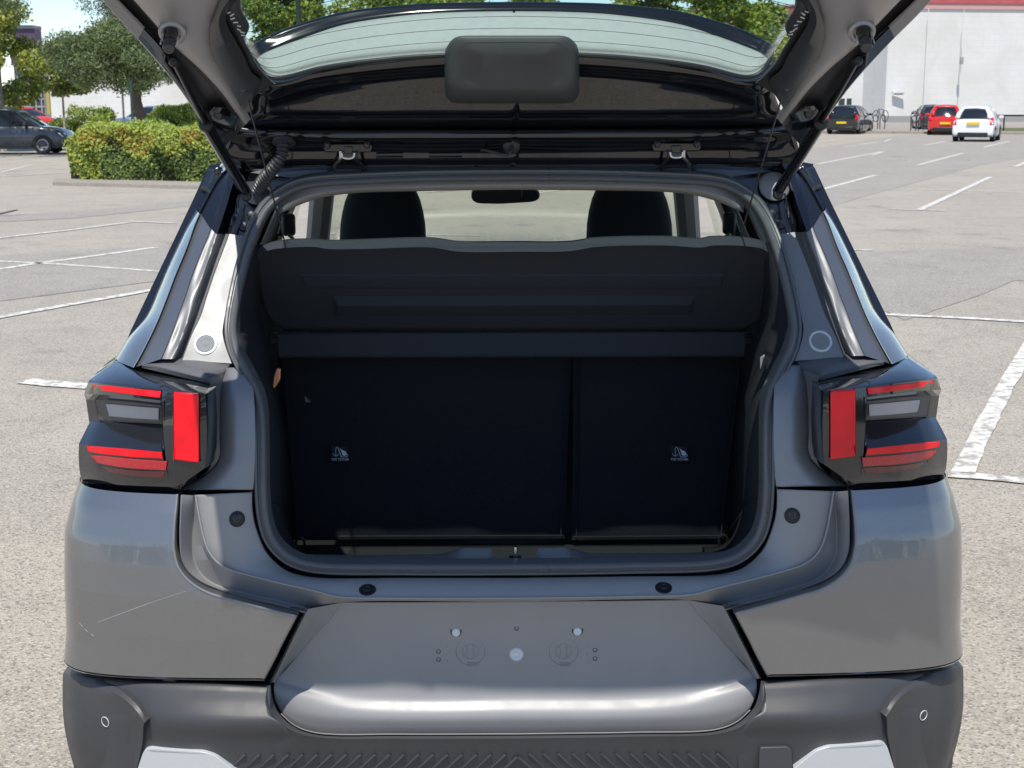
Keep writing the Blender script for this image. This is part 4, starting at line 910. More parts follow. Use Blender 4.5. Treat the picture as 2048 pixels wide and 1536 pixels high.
# end wall of the notch
ew = [[(323, 803, .053), (324, 806, .066), (324, 812, .098), (324, 848, .100), (323, 856, .092), (323, 899, .042)], [(327, 801, .047), (328, 806, .047), (328, 830, .045), (328, 848, .044), (328, 870, .043), (327, 902, .040)]]
sided('notch_end_wall', [resample(crv(s), 20, False) for s in ew], smoke, lamps, 40)
def lens(name, top, botm, m, lift=.003, depth=.004, n=16, par=None, bev=.0012):
    T = resample(crv([(u, v, y-lift) for u, v, y in top]), n, True); B = resample(crv([(u, v, y-lift) for u, v, y in botm]), n, True)
    dv = Vector((0, depth, 0))
    rows = [[p+dv for p in T], T, B, [p+dv for p in B]]
    for s in (0, 1):
        rr = [mirr(x) for x in rows] if s else rows
        o = link(name, grid_mesh(name, rr, angle=40), m, (par or lamps)[s])
        # close the two ends
        bm = bmesh.new(); bm.from_mesh(o.data); bmesh.ops.holes_fill(bm, edges=[e for e in bm.edges if e.is_boundary], sides=0); bmesh.ops.recalc_face_normals(bm, faces=bm.faces)
        bm.to_mesh(o.data); bm.free(); finish(o, 0, bev, 3)
lens('upper_light_bar', [(322, 783, .053), (260, 777, .074), (207, 771, .113), (187, 769.5, .138)], [(320, 796, .051), (260, 789, .073), (206, 782, .113), (185, 779, .140)], redl)
lens('lower_light_bar', [(323, 905, .035), (260, 899, .055), (200, 894, .095), (174, 893, .122)], [(326, 918, .036), (260, 914, .055), (200, 908, .096), (175, 903, .122)], redl)
lens('reflector', [(334, 923, .037), (262, 918, .055), (200, 912, .096), (181, 911, .114)], [(332, 941, .040), (262, 937, .057), (212, 930, .088), (195, 926, .104)], redl2)
lens('lower_lens', [(331, 943, .040), (262, 940, .058), (214, 934, .088), (199, 931, .102)], [(326, 956, .044), (262, 952, .064), (225, 947, .086), (205, 942, .104)], redd, lift=.001)
lens('stop_light', [(397, 788.5, .047), (372, 787, .049), (347, 785.5, .052)], [(398, 926, .036), (372, 923, .038), (347, 919.5, .041)], redl, lift=.011, depth=.012, bev=.003)
for k_ in range(6):
    v_ = 806+k_*19
    lens('light_guide', [(390, v_, .047-.0016*k_), (354, v_-1.5, .051-.0016*k_)], [(390, v_+3, .047-.0016*k_), (354, v_+1.5, .051-.0016*k_)], redg, lift=.0114, depth=.004, n=4, bev=0)
lens('reversing_light', [(318, 816, .098), (265, 812, .117), (222, 808, .145), (211, 807.5, .153)], [(317, 840, .099), (265, 837, .118), (226, 833.5, .143), (218, 833, .148)], clearl, lift=.004)
lens('notch_back', [(322, 808, .098), (265, 803, .118), (205, 798, .160), (190, 797, .170)], [(322, 846, .101), (265, 843, .121), (208, 840, .157), (197, 840, .165)], lamp_recess, lift=.0015, depth=.003)

# black carrier behind each lamp, closing the pocket
for s in (-1, 1):
    lp = [L(365, 978, .10), L(300, 975, .13), L(240, 973, .15), L(200, 970, .17), L(170, 966, .22)]
    lo_ = [p+Vector((0, .01, -.035)) for p in lp]; up_ = [p+Vector((0, .03, .02)) for p in lp]; bk = [p+Vector((0, .12, .0)) for p in lp]
    rows = [up_, lp, lo_, [p+Vector((0, .12, 0)) for p in lo_]]
    if s > 0: rows = [mirr(x) for x in rows]
    link('lamp_carrier', grid_mesh('lamp_carrier', rows), blackpl, car)
    box('lamp_pocket', (s*.60, .30, .80), (s*.83, .34, 1.14), blackpl, car, 0)
# ---- D-pillars
S0 = [(230, 721), (256, 680), (293, 632), (315, 582), (331, 543), (351, 498), (371, 456), (392, 417)]
S1 = [(266, 735), (287, 697), (312, 646), (332, 596), (349, 551), (371, 498), (388, 450), (398, 427)]
S2 = [(322, 718), (346, 660), (357, 628), (368, 599), (385, 548), (405, 498), (416, 472), (421, 458)]
S3 = [(345, 718), (363, 676), (377, 635), (390, 595), (404, 556), (419, 512), (430, 480), (434, 468)]
S4 = [(362, 720), (380, 672), (399, 632), (413, 588), (427, 546), (444, 501), (453, 478), (456, 468)]
S5 = [(466, 727), (456, 703), (447, 668), (450, 638), (457, 610), (466, 582), (476, 531), (486, 498), (495, 473)]
def yc(C_, dy, f=1): return [(u, v, Yap(v)+dy) for u, v in C_]
pl_rows = [[(u-1, v, Yap(v)+.35) for u, v in S0], yc(S0, .12), [( (a[0]*.55+b[0]*.45), a[1]*.55+b[1]*.45, Yap(a[1])+.06) for a, b in zip(S0, S1)], yc(S1, .026)]
loft('pillar_outer_panel', pl_rows, paint, car, n=60, cross=4, thick=0, bevel=0, angle=50)
loft('pillar_flange', [yc(S1, .026), [(u+1.2, v, Yap(v)+.022) for u, v in S1], [(u+3, v, Yap(v)+.03) for u, v in S1], yc(S2, .010), [(u+.3, v, Yap(v)+.020) for u, v in S2]], paint, car, n=60, thick=0, bevel=0, angle=30)
loft('pillar_gutter', [yc(S2, .020), [(u+1.5, v, Yap(v)+.012) for u, v in S2], [(u*.4+a*.6, v*.4+b*.6, Yap(v)+.008) for (u, v), (a, b) in zip(S2, S3)], yc(S3, .008), [(u+4, v, Yap(v)+.016) for u, v in S3], [(u*.5+a*.5, v*.5+b*.5, Yap(v)+.044) for (u, v), (a, b) in zip(S3, S4)], yc(S4, .036)], paint_in, car, n=60, cross=5, thick=0, bevel=0, angle=60)
pf_ = loft('pillar_face', [yc(S4, .036), [(u+3, v, Yap(v)+.026) for u, v in S4], [(u-2, v, Yap(v)+.026) for u, v in S5], yc(S5, .03), [(u+3, v, Yap(v)+.06) for u, v in S5]], paint_in, car, n=60, thick=0, bevel=0, angle=22)
for s in (-1, 1):   # round rubber bump pads
    c, nrm = onsurf([pf_[0]], 411, 688, .0); c.x = abs(c.x)*s; nrm.x *= -s
    a = lathe('bump_pad_ring', [(.0245, -.004), (.0242, .0004), (.0225, .0018), (.0200, .0018), (.0188, .0006), (.0185, -.003)], silver, car, c, nrm, 40)
    lathe('bump_pad', [(.0186, -.004), (.0184, .0006), (.0165, .0012), (.0120, .0012), (.0105, .0006), (.0060, .0006), (.0050, .0012), (.001, .0012)], greytrim, a, c, nrm, 32)
# black upper ends of the pillars
T0 = [(392, 417), (416, 366), (441, 330), (452, 318)]; T1 = [(398, 427), (430, 368), (455, 334), (466, 322)]; T2 = [(421, 458), (440, 405), (457, 352), (470, 326)]
T3 = [(434, 468), (452, 415), (468, 362), (482, 330)]; T4 = [(456, 468), (468, 430), (482, 385), (500, 345)]; T5 = [(495, 473), (511, 431), (535, 398), (560, 374), (585, 356)]
def yd(C_, dy): return [(u, v, Yap(v)+dy) for u, v in C_]
loft('roof_pillar_end', [[(u-1, v, Yap(v)+.35) for u, v in T0], yd(T0, .12), yd(T1, .026), [(u+3, v, Yap(v)+.03) for u, v in T1], yd(T2, .012), [(u+1.5, v, Yap(v)+.012) for u, v in T2], yd(T3, .006), [(u*.5+a*.5, v*.5+b*.5, Yap(v)+.05) for (u, v), (a, b) in zip(T3, T4)], yd(T4, .04), yd(T5, .035), [(u+3, v, Yap(v)+.06) for u, v in T5[:5]]], gloss, car, n=30, thick=0, bevel=0, angle=25)
for (u, v) in ((502, 430), (488, 452)):
    for s in (-1, 1):
        c = L(u, v, Yap(v)+.030); c.x = abs(c.x)*s
        lathe('hinge_bolt', [(.0095, -.003), (.0095, .001), (.006, .003), (.0055, .007), (.001, .0075)], darkmetal, car, c, (0, -1, .4), 12)
# strut bracket edges: pressed metal lips
for s in (-1, 1):
    for P in ([(478, 390), (472, 415), (470, 440)], [(474, 398), (476, 416), (465, 436), (462, 452)], [(455, 400), (440, 425), (432, 436)]):
        Q = [L(u, v, Yap(v)+.012) for u, v in P]; Q = Q if s < 0 else mirr(Q)
        tube('pressed_lip', Q, .0022, gloss, car, 6)

# ---- roof rear edge channel above the seal
q0 = [(560, 374, .465), (585, 359, .47), (620, 350, .475), (700, 345, .478), (860, 339, .48), (1030, 337, .48)]
q1 = [(500, 345, .50), (540, 338, .50), (600, 334, .505), (700, 332, .51), (860, 330, .51), (1030, 329, .51)]
q2 = [(480, 318, .52), (540, 316, .53), (600, 314, .53), (700, 312, .53), (860, 310, .53), (1030, 310, .53)]
loft('roof_channel', [q0, q1], paint_in, car, mirror='join', n=50, thick=.003, bevel=0)
loft('roof_edge', [q1, q2, [(u, v-20, y+.05) for u, v, y in q2]], gloss, car, mirror='join', n=50, thick=.003, bevel=.002)

# ---- weatherstrip round the opening (lofted profile)
sc = [(1030, 1137), (900, 1137.5), (800, 1137), (640, 1134), (593, 1124), (565, 1107), (542, 1079), (529, 1038), (524, 985), (523, 930), (522, 870), (519, 820), (511, 785), (498, 757), (484, 730),
      (471, 703), (463, 668), (464, 637), (472, 590), (485, 532), (503, 473), (521, 434), (541, 406), (565, 387), (592, 373), (630, 365), (700, 360), (860, 354), (1030, 352)]
cen = resample([L(u, v, Yap(v)+.004) for u, v in sc], 150)
loop = cen[:-1]+mirr(cen)[::-1][:-1]
def seal_profile(loop, prof, name, m, par=None):
    n = len(loop); rows = []
    ctr = sum(loop, Vector())/n
    for (a, b) in prof:
        r_ = []
        for i, p in enumerate(loop):
            t = (loop[(i+1) % n]-loop[i-1]).normalized(); w_ = Vector((0, -1, 0)); o_ = t.cross(w_).normalized()
            if o_.dot(p-ctr) < 0: o_ = -o_
            wb = o_.cross(t).normalized()
            if wb.y > 0: wb = -wb
            r_.append(p+o_*a+wb*b)
        rows.append(r_)
    rows = [[rows[j][i] for j in range(len(prof))] for i in range(n)]; rows.append(rows[0])
    return link(name, grid_mesh(name, rows, angle=40), m, par or car)
seal = seal_profile(loop, [(.019, -.02), (.0150, -.004), (.0142, .001), (.0120, .0035), (.0085, .0035), (.0062, .0008), (.0048, .0008), (.0035, .004), (.0012, .0085), (-.003, .0105), (-.0072, .0085), (-.0098, .004), (-.0105, -.001), (-.0115, -.03)], 'weatherstrip', sealm)

# ---- sill inside the opening with striker
s0 = [(600, 1126, .115), (700, 1128, .115), (900, 1128, .115), (940, 1127, .115), (985, 1127, .115), (1030, 1126, .115)]
s1 = [(598, 1114, .165), (700, 1116, .165), (880, 1114, .165), (930, 1096, .155), (982, 1097, .155), (992, 1121, .15), (1030, 1121, .15)]
s2 = [(598, 1108, .20), (700, 1110, .20), (880, 1108, .20), (930, 1095, .18), (975, 1096, .18), (990, 1119, .2), (1030, 1119, .2)]
loft('sill_plate', [[(u, v+14, y+.0) for u, v, y in s0], s0, s1, s2], sheet, car, mirror='join', n=90, smooth=False, thick=0, bevel=0, angle=30)
st = tube('striker', [L(1031, 1124, .13), L(1031, 1096, .13), L(1032, 1094, .155), L(1032, 1122, .16)], .0032, chrome, car, 8, smooth=False)
box('striker_base', L(1018, 1126, .125)+Vector((0, 0, -.004)), L(1044, 1126, .125)+Vector((0, .05, .0)), chrome, st, .001)

# ---- boot interior
def iy(z): return float(np.interp(z, [.6, 1.2], [.74, .82]))
SEATB = [(588, 1078, .74), (1128, 1078, .74), (1140, 716, .80), (563, 716, .80)]
sb = [L(*p) for p in SEATB]
def seatback(name, quad, label):
    V = []; F = []; nu, nv = 14, 12
    a, b, c, d = [L(*p) for p in quad]
    front = []
    for j in range(nv+1):
        for i in range(nu+1):
            s, t = i/nu, j/nv; p = a.lerp(b, s).lerp(d.lerp(c, s), t); e = min(s, 1-s, t, 1-t)
            p = p+Vector((0, .010*max(0, 1-e/.04)**2-.004*math.sin(math.pi*s)*math.sin(math.pi*t), 0)); V.append(p)
    for j in range(nv):
        for i in range(nu): F.append((j*(nu+1)+i, j*(nu+1)+i+1, (j+1)*(nu+1)+i+1, (j+1)*(nu+1)+i))
    o = link(name, mesh(name, V, F), fabric, car); finish(o, .08, .004, 3, off=-1); o['label'] = label
    if o.modifiers: o.modifiers[0].offset = -1
    P = [a, b, c, d]; 
    tube('piping', [a.lerp(b, .01)+Vector((0, -.001, .014)), a.lerp(b, .99)+Vector((0, -.001, .014))], .0022, fabric, o, 6, smooth=False)
    tube('piping', [b.lerp(c, .02)+Vector((-.012, -.002, 0)), b.lerp(c, .98)+Vector((-.012, -.002, 0))], .0020, fabric, o, 6, smooth=False)
    tube('piping', [a.lerp(d, .02)+Vector((.012, -.002, 0)), a.lerp(d, .98)+Vector((.012, -.002, 0))], .0020, fabric, o, 6, smooth=False)
    return o
sbl = seatback('seat_back', [(586, 1084, .74), (1131, 1082, .74), (1143.5, 700, .80), (556, 700, .80)], 'wide left section of the folding rear seat back')
sbr = seatback('seat_back', [(1143, 1085, .74), (1450, 1082, .74), (1492, 700, .80), (1147, 700, .80)], 'narrow right section of the folding rear seat back')
white_print = mat('white_print', (.85, .87, .95), rough=.8)
for (cu_, par) in ((680, sbl), (1359, sbr)):
    y = .762; p = L(cu_, 908, y-.012)
    tg = slab('tether_tag', [L(u, v, y-.012) for u, v in ((cu_-17, 892), (cu_+16, 893), (cu_+16, 923), (cu_-15, 924))], .002, blackpl, par, bevel=0); tg.material_slots[0].material = shelfm
    def W2(px, py, d=0): return L(cu_-17+px*33/650, 892+py*33/650, y-.0135)
    me = text_mesh('TOP TETHER', .0075, .0002); o = link('tag_lettering', me, white_print, tg); o.location = L(cu_, 919, y-.0135); o.rotation_euler = (R(90), 0, 0)
    # child seat with an anchor pictogram
    lw = .0006
    def ic(name, pts, r_=lw): tube(name, [W2(a, b) for a, b in pts], r_, white_print, tg, 5, smooth=False)
    ic('anchor_symbol', [(170, 90), (170, 400)]); ic('anchor_symbol', [(60, 300), (100, 370), (170, 400), (240, 370), (280, 300)]); ic('anchor_symbol', [(170, 90), (210, 40), (260, 60)])
    ic('seat_symbol', [(250, 60), (380, 430), (600, 430), (640, 390), (620, 330)], .0009)
    slab('seat_symbol', [W2(a, b) for a, b in ((330, 70), (400, 150), (560, 220), (610, 330), (560, 380), (440, 380))], .0003, white_print, tg, bevel=0)
# boot floor, side trims, load lip inner wall
def quadstrip(name, curves, m, **k): return loft(name, curves, m, car, **k)
loft('boot_side_trim', [[L(536, 1000, .115), L(533, 900, .13), L(532, 840, .15), L(524, 790, .17), L(500, 745, .2), L(478, 700, .23), L(478, 640, .26), L(492, 560, .31), L(512, 490, .36)],
                        [L(560, 1010, .25), L(556, 900, .26), L(552, 840, .28), L(545, 790, .3), L(530, 745, .32), L(520, 700, .34), L(505, 640, .38), L(512, 560, .42), L(530, 490, .46)],
                        [L(588, 1070, .74), L(580, 900, .76), L(572, 840, .78), L(566, 790, .79), L(562, 745, .80), L(558, 700, .82), L(546, 640, .84), L(546, 560, .86), L(552, 490, .88)]], fabric, car, world=True, n=40, thick=.003, bevel=0, angle=50)
loft('boot_side_trim_lower', [[L(536, 1000, .115), L(545, 1050, .11), L(560, 1085, .108), L(590, 1112, .107), L(640, 1126, .106)],
                              [L(560, 1010, .25), L(566, 1040, .25), L(578, 1075, .25), L(596, 1104, .25), L(640, 1118, .25)],
                              [L(588, 1070, .74), L(588, 1080, .74), L(590, 1090, .74), L(600, 1096, .74), L(640, 1098, .74)]], fabric, car, world=True, n=30, thick=.003, bevel=0, angle=50)
zf = .605
V = [Vector((-.62, .14, zf)), Vector((.62, .14, zf)), Vector((.62, .76, zf)), Vector((-.62, .76, zf))]
box('boot_floor', (-.64, .15, zf-.03), (.64, .78, zf), fabric, car, .004)
box('load_lip', (-.56, .17, zf-.02), (.56, .20, .745), blackpl, car, .006)
for s in (-1, 1):
    box('boot_outer_wall', (s*.64-.01, .12, .3), (s*.64+.01, .8, 1.06), blackpl, car, 0)
    for (u, v) in ((600, 1088),):
        P = [L(u-9, v-2, .60), L(u-5, v-11, .60), L(u+5, v-11, .60), L(u+9, v, .60), L(u+5, v+10, .60), L(u-4, v+10, .60), L(u-9, v-2, .60)]; P = P if s < 0 else mirr(P)
        tube('tie_down_ring', P, .0032, darkmetal, car, 7)
amber = mat('amber_light_lens', (.75, .33, .16), rough=.3, coat=1)
P = [L(u, v, .34) for u, v in ((553, 737), (561, 738), (560, 760), (549, 777), (545, 775), (547, 755))]
slab('boot_light', P, .012, amber, car, bevel=.003)
P = [L(u, v, .33) for u, v in ((1524, 737), (1524, 716), (1528, 713), (1546, 713), (1552, 722))]
tube('bag_hook', P, .0045, greytrim, car, 7, smooth=False)

# ---- parcel shelf: fixed strip and raised flap
fx = [[(557, 664, .66), (1493, 660, .66)], [(556, 668, .645), (1494, 664, .645)], [(558, 712, .645), (1488, 710, .645)], [(560, 716, .652), (1486, 714, .652)], [(560, 716, .72), (1486, 714, .72)]]
shelf_fixed = link('parcel_shelf_base', grid_mesh('parcel_shelf_base', [resample(crv(c), 20) for c in fx]), shelfm, car); finish(shelf_fixed, 0, .003)
for (x0, x1, s) in ((536, 560, 1), (1484, 1508, 1)):
    o = box('shelf_pivot', L(x0, 690, .655), L(x1, 668, .655)+Vector((0, .03, 0)), blackpl, shelf_fixed, .004)
    tube('pivot_pin', [L((x0+x1)/2-8, 672, .64), L((x0+x1)/2+8, 672, .64)], .004, darkmetal, shelf_fixed, 8, smooth=False)
def fy(v): return float(np.interp(v, [478, 500, 560, 620, 662], [.40, .415, .49, .58, .64]))
flap = [
 [(514, 497), (540, 486), (580, 480), (632, 480), (655, 482), (730, 480), (862, 477), (915, 484), (1030, 484.5), (1140, 484), (1190, 477), (1330, 474), (1405, 478), (1425, 474), (1500, 477), (1530, 485), (1545, 500)],
 [(512, 512), (540, 500), (580, 495), (632, 494), (655, 498), (730, 498), (862, 495), (915, 503), (1030, 503.5), (1140, 502), (1190, 494), (1330, 491), (1405, 495), (1425, 491), (1500, 493), (1530, 500), (1546, 515)]]
f0 = resample([L(u, v, .375) for u, v in flap[0]], 120); f1 = resample([L(u, v, .365) for u, v in flap[1]], 120)
f1b = resample([L(u, v+2, .385) for u, v in flap[1]], 120)
def frow(v, a, b, dy=0, n=120): return resample([L(a, v, fy(v)+dy), L((a+b)/2, v, fy(v)+dy), L(b, v, fy(v)+dy)], n)
rows = [[p+Vector((0, .03, 0)) for p in f0], f0, f1, f1b]
for v, a, b in ((530, 510, 1548), (560, 516, 1544), (590, 520, 1540), (620, 528, 1532), (640, 540, 1520), (652, 556, 1500), (662, 570, 1484)):
    rows.append(frow(v, a, b))
fl = link('parcel_shelf_flap', grid_mesh('parcel_shelf_flap', rows, angle=40), shelfm, car); finish(fl, .006, 0)
# moulded step across the flap
st_ = [[(665, 592), (1392, 590)], [(668, 596), (1390, 594)], [(676, 612), (1380, 610)], [(672, 630), (1384, 628)], [(664, 632), (1392, 630)]]
dys = (-.001, -.004, -.022, -.004, -.001)
rows = [[L(a[0]+(b[0]-a[0])*t, a[1]+(b[1]-a[1])*t, fy(a[1])+d_-.001) for t in np.linspace(0, 1, 30)] for (a, b), d_ in zip(st_, dys)]
o = link('flap_step', grid_mesh('flap_step', rows, angle=25), shelfm, fl)
rows = [[L(a+(b-a)*t, v, fy(v)+d_) for t in np.linspace(0, 1, 40)] for v, a, b, d_ in ((548, 600, 1450, 0), (552, 604, 1446, -.006), (572, 612, 1440, -.010), (578, 640, 1420, -.001))]
link('flap_panel_edge', grid_mesh('flap_panel_edge', rows, angle=25), shelfm, fl)
for s in (-1, 1):   # lifting cords
    a = L(490, 178, YG(178)); b = L(568, 478, .39); a = Vector((abs(a.x)*s, a.y, a.z)); b = Vector((abs(b.x)*s, b.y, b.z))
    o = tube('lifting_cord', [a, b], .0017, rubber, fl, 6, smooth=False)
    c = L(517, 546, .50); c.x = abs(c.x)*s
    tube('side_clip', [c, c+Vector((-s*.01, 0, -.006)), c+Vector((-s*.014, .0, .006))], .0025, greytrim, fl, 6)

# ---- cabin seen through the opening
fs = mat('headrest_fabric', (.016, .021, .032), rough=.9, sheen=.2)
def front_seat(cx, label):
    # one smooth body with the shoulder narrowing to the headrest
    prof = [(.62, .50, .10), (.55, .52, .11), (.80, .52, .10), (1.02, .49, .10), (1.14, .40, .09), (1.20, .288, .075), (1.24, .284, .075), (1.29, .278, .075), (1.33, .265, .072), (1.365, .247, .068), (1.395, .222, .06), (1.42, .18, .05), (1.435, .12, .035), (1.442, .04, .015)]
    V = []; F = []; n = 28; prof = prof[1:]
    for z, w_, d_ in prof:
        for k in range(n):
            a = 2*math.pi*k/n; c, s = math.cos(a), math.sin(a)
            V.append(Vector((cx+w_/2*math.copysign(abs(c)**.55, c), 1.95+(z-.5)*.16+d_*math.copysign(abs(s)**.6, s), z)))
    for i in range(len(prof)-1):
        for k in range(n): F.append((i*n+k, i*n+(k+1) % n, (i+1)*n+(k+1) % n, (i+1)*n+k))
    F.append(tuple(range(n))[::-1]); F.append(tuple((len(prof)-1)*n+k for k in range(n)))
    o = link('front_seat', mesh('front_seat', V, F, angle=60), fs, car); o['label'] = label; return o
def seat_x(u): return L(u, 440, 2.1).x
hx = (seat_x(1257)-seat_x(767))/2
front_seat(seat_x(767), 'left front seat with its integrated headrest'); front_seat(seat_x(1257), 'right front seat with its integrated headrest')
mir = rquad([(942, 384), (950, 377), (1070, 377), (1080, 384), (1079, 398), (1066, 404), (1000, 408), (955, 407), (943, 400)], 8)
mo = slab('rear_view_mirror', [L(p.x, p.y, 2.62) for p in mir], .035, blackpl, car, bevel=.004)
mirror_glass = mat('mirror_glass', (.75, .82, .80), rough=.02, metal=1)
slab('mirror_glass', [L(p.x, p.y, 2.612) for p in rquad([(1044, 379), (1070, 379.5), (1077, 386), (1076, 397), (1064, 402), (1038, 405), (1046, 392)], 5)], .004, mirror_glass, mo, bevel=0)
slab('mirror_glass', [L(p.x, p.y, 2.612) for p in rquad([(944, 385), (952, 379), (1041, 379), (1043, 392), (1035, 405), (957, 405), (945, 399)], 5)], .004, darkglass, mo, bevel=0)
tube('mirror_arm', [L(1012, 378, 2.65), L(1012, 366, 2.7)], .012, blackpl, mo, 8, smooth=False)
# headliner edge (pale), headliner, roof
h0 = [(560, 424, .48), (566, 414, .48), (600, 396, .47), (640, 386, .47), (700, 378.5, .47), (860, 372, .47), (1030, 369.5, .47)]
h1 = [(558, 428, .52), (574, 421, .53), (604, 408, .54), (642, 396, .55), (700, 387, .56), (860, 382, .56), (1030, 379.5, .56)]
loft('headliner_edge', [[(u-(6 if u < 700 else 0), v-16, y+.03) for u, v, y in h0], h0, [((a[0]+b[0])/2, (a[1]+b[1])/2, b[2]-.05) for a, b in zip(h0, h1)], h1, [(u, v-2, y+.1) for u, v, y in h1]], headl, car, mirror='join', n=50, thick=.0, bevel=0, angle=60)
def sheet_rows(name, rows, m, thick=.01, angle=40):
    o = link(name, grid_mesh(name, rows, angle=angle), m, car); finish(o, thick, 0); return o
rx = [-.62, -.55, -.3, 0, .3, .55, .62]
def rz_(x, y): return 1.572-.10*(x/.62)**4*.5-.02*(x/.62)**2-.035*max(0, (1.0-y))**2-.05*max(0, (y-1.6))**2
sheet_rows('roof', [[Vector((x, y, rz_(x, y)+.02)) for x in rx] for y in (.50, .7, 1.0, 1.4, 1.8, 2.2, 2.45)], gloss, .012)
sheet_rows('headliner', [[Vector((x, y, rz_(x, y)-.02)) for x in rx] for y in (.58, .8, 1.0, 1.4, 1.8, 2.2, 2.5)], headl, .006)
# side structure: pillars, glass, doors, flanks (both sides)
def P3(x, y, z, s): return Vector((x*s, y, z))
def sidex(z): return float(np.interp(z, [1.05, 1.15, 1.30, 1.45, 1.54], [.845, .815, .745, .675, .635]))
def side_quad(name, ya0, ya1, yb0, yb1, z0, z1, m, s, dx=0, thick=.02, parent=None, bev=.003):
    """panel between belt z0 and cant rail z1; (ya0,ya1) depth range at belt, (yb0,yb1) at the rail"""
    rows = []
    for t in np.linspace(0, 1, 8):
        z = z0+(z1-z0)*t; a = ya0+(yb0-ya0)*t; b = ya1+(yb1-ya1)*t
        rows.append([P3(sidex(z)+dx, a+(b-a)*k/3, z, s) for k in range(4)])
    o = link(name, grid_mesh(name, rows, angle=50), m, parent or car); finish(o, thick, 0, off=0); return o
for s in (-1, 1):
    side_quad('rear_pillar', .36, .78, .52, .80, 1.06, 1.53, gloss, s, 0, .05)
    side_quad('rear_door_glass', .78, 1.62, .80, 1.60, 1.06, 1.50, glass_w, s, -.002, .004)
    side_quad('centre_pillar', 1.62, 1.80, 1.60, 1.74, 1.06, 1.53, gloss, s, 0, .04)
    side_quad('centre_pillar_trim', 1.60, 1.84, 1.60, 1.76, 1.06, 1.50, blackpl, s, -.05, .03)
    side_quad('front_door_glass', 1.80, 2.86, 1.74, 2.30, 1.06, 1.50, glass_w, s, -.002, .004)
    side_quad('cant_rail', .5, 2.5, .5, 2.4, 1.49, 1.545, gloss, s, 0, .04)
    # windscreen pillar
    A = P3(.745, 3.02, 1.06, s); B = P3(.615, 2.36, 1.52, s)
    tube('windscreen_pillar', [A, B], .045, greytrim, car, 8, smooth=False)
    rows = [[P3(x, y, z, s) for y in (.85, 1.2, 1.7, 2.4, 3.05, 3.4, 3.8)] for x, z in ((.86, .34), (.885, .5), (.89, .72), (.885, .9), (.87, 1.0), (.845, 1.06))]
    sheet_rows('car_flank', rows, paint, .02)
    rows = [[P3(x, y, z, s) for y in (.38, .5, .86)] for x, z in ((.872, .93), (.852, .98), (.81, 1.06), (.77, 1.12), (.745, 1.17))]
    sheet_rows('shoulder_panel', rows, paint, .02)
    box('side_skirt', P3(.86, .9, .22, s), P3(.90, 3.2, .36, s), clad, car, .01)
    box('door_card', P3(.76, .95, .4, s), P3(.80, 3.0, 1.07, s), blackpl, car, .01)
    for yw in (.72, 3.28):
        t_ = lathe('wheel', [(.20, -.10), (.31, -.11), (.33, -.09), (.335, 0), (.33, .09), (.31, .11), (.215, .10), (.205, -.03)], tyre, car, (s*.80, yw, .335), (s, 0, 0), 40)
        lathe('wheel_rim', [(.20, -.02), (.21, .095), (.195, .10), (.17, .07), (.05, .06), (.04, .075), (.001, .075)], alloy, t_, (s*.80, yw, .335), (s, 0, 0), 30)
    # door mirror
    lathe('door_mirror', [(.03, -.09), (.075, -.07), (.085, 0), (.08, .06), (.03, .09)], gloss, car, (s*.97, 2.62, 1.08), (1, 0, 0), 16)
W0 = [P3(.70, 3.02, 1.05, -1), Vector((-.35, 3.12, 1.055)), Vector((0, 3.15, 1.055)), Vector((.35, 3.12, 1.055)), P3(.70, 3.02, 1.05, 1)]
W1 = [P3(.60, 2.36, 1.515, -1), Vector((-.3, 2.38, 1.54)), Vector((0, 2.39, 1.545)), Vector((.3, 2.38, 1.54)), P3(.60, 2.36, 1.515, 1)]
sheet_rows('windscreen', [resample(W0, 16), [a.lerp(b, .5)+Vector((0, .03, .02)) for a, b in zip(resample(W0, 16), resample(W1, 16))], resample(W1, 16)], glass_w, .005)
sheet_rows('bonnet', [[Vector((x, y, z-.03*(x/.8)**2)) for x in (-.84, -.7, -.4, 0, .4, .7, .84)] for y, z in ((3.02, 1.05), (3.3, 1.045), (3.7, .99), (3.95, .90), (4.0, .7), (4.0, .35))], paint, .02)
box('dashboard', (-.74, 2.75, .5), (.74, 3.05, 1.045), blackpl, car, .03)
box('cabin_floor', (-.85, .8, .26), (.85, 3.9, .32), blackpl, car, .0)
box('underbody', (-.80, .12, .24), (.80, .8, .30), blackpl, car, .0)
box('cabin_bulkhead', (-.8, 3.05, .3), (.8, 3.08, 1.02), blackpl, car, .0)
# rear bench cushions behind the seat back and belt reels
for s in (-1, 1):
    b_ = tube('seat_belt', [L(560, 470, .95) if s < 0 else mirr([L(560, 470, .95)])[0], (L(572, 430, .98) if s < 0 else mirr([L(572, 430, .98)])[0])], .008, blackpl, car, 6, smooth=False)
    c = L(577, 452, .95); c.x = abs(c.x)*s
    box('belt_guide', c-Vector((.016, .01, .025)), c+Vector((.016, .02, .03)), blackpl, car, .008)
    tube('belt_buckle', [c+Vector((s*.0, -.01, -.02)), c+Vector((-s*.012, -.01, -.032)), c+Vector((-s*.012, -.01, -.045))], .0045, chrome, car, 6)
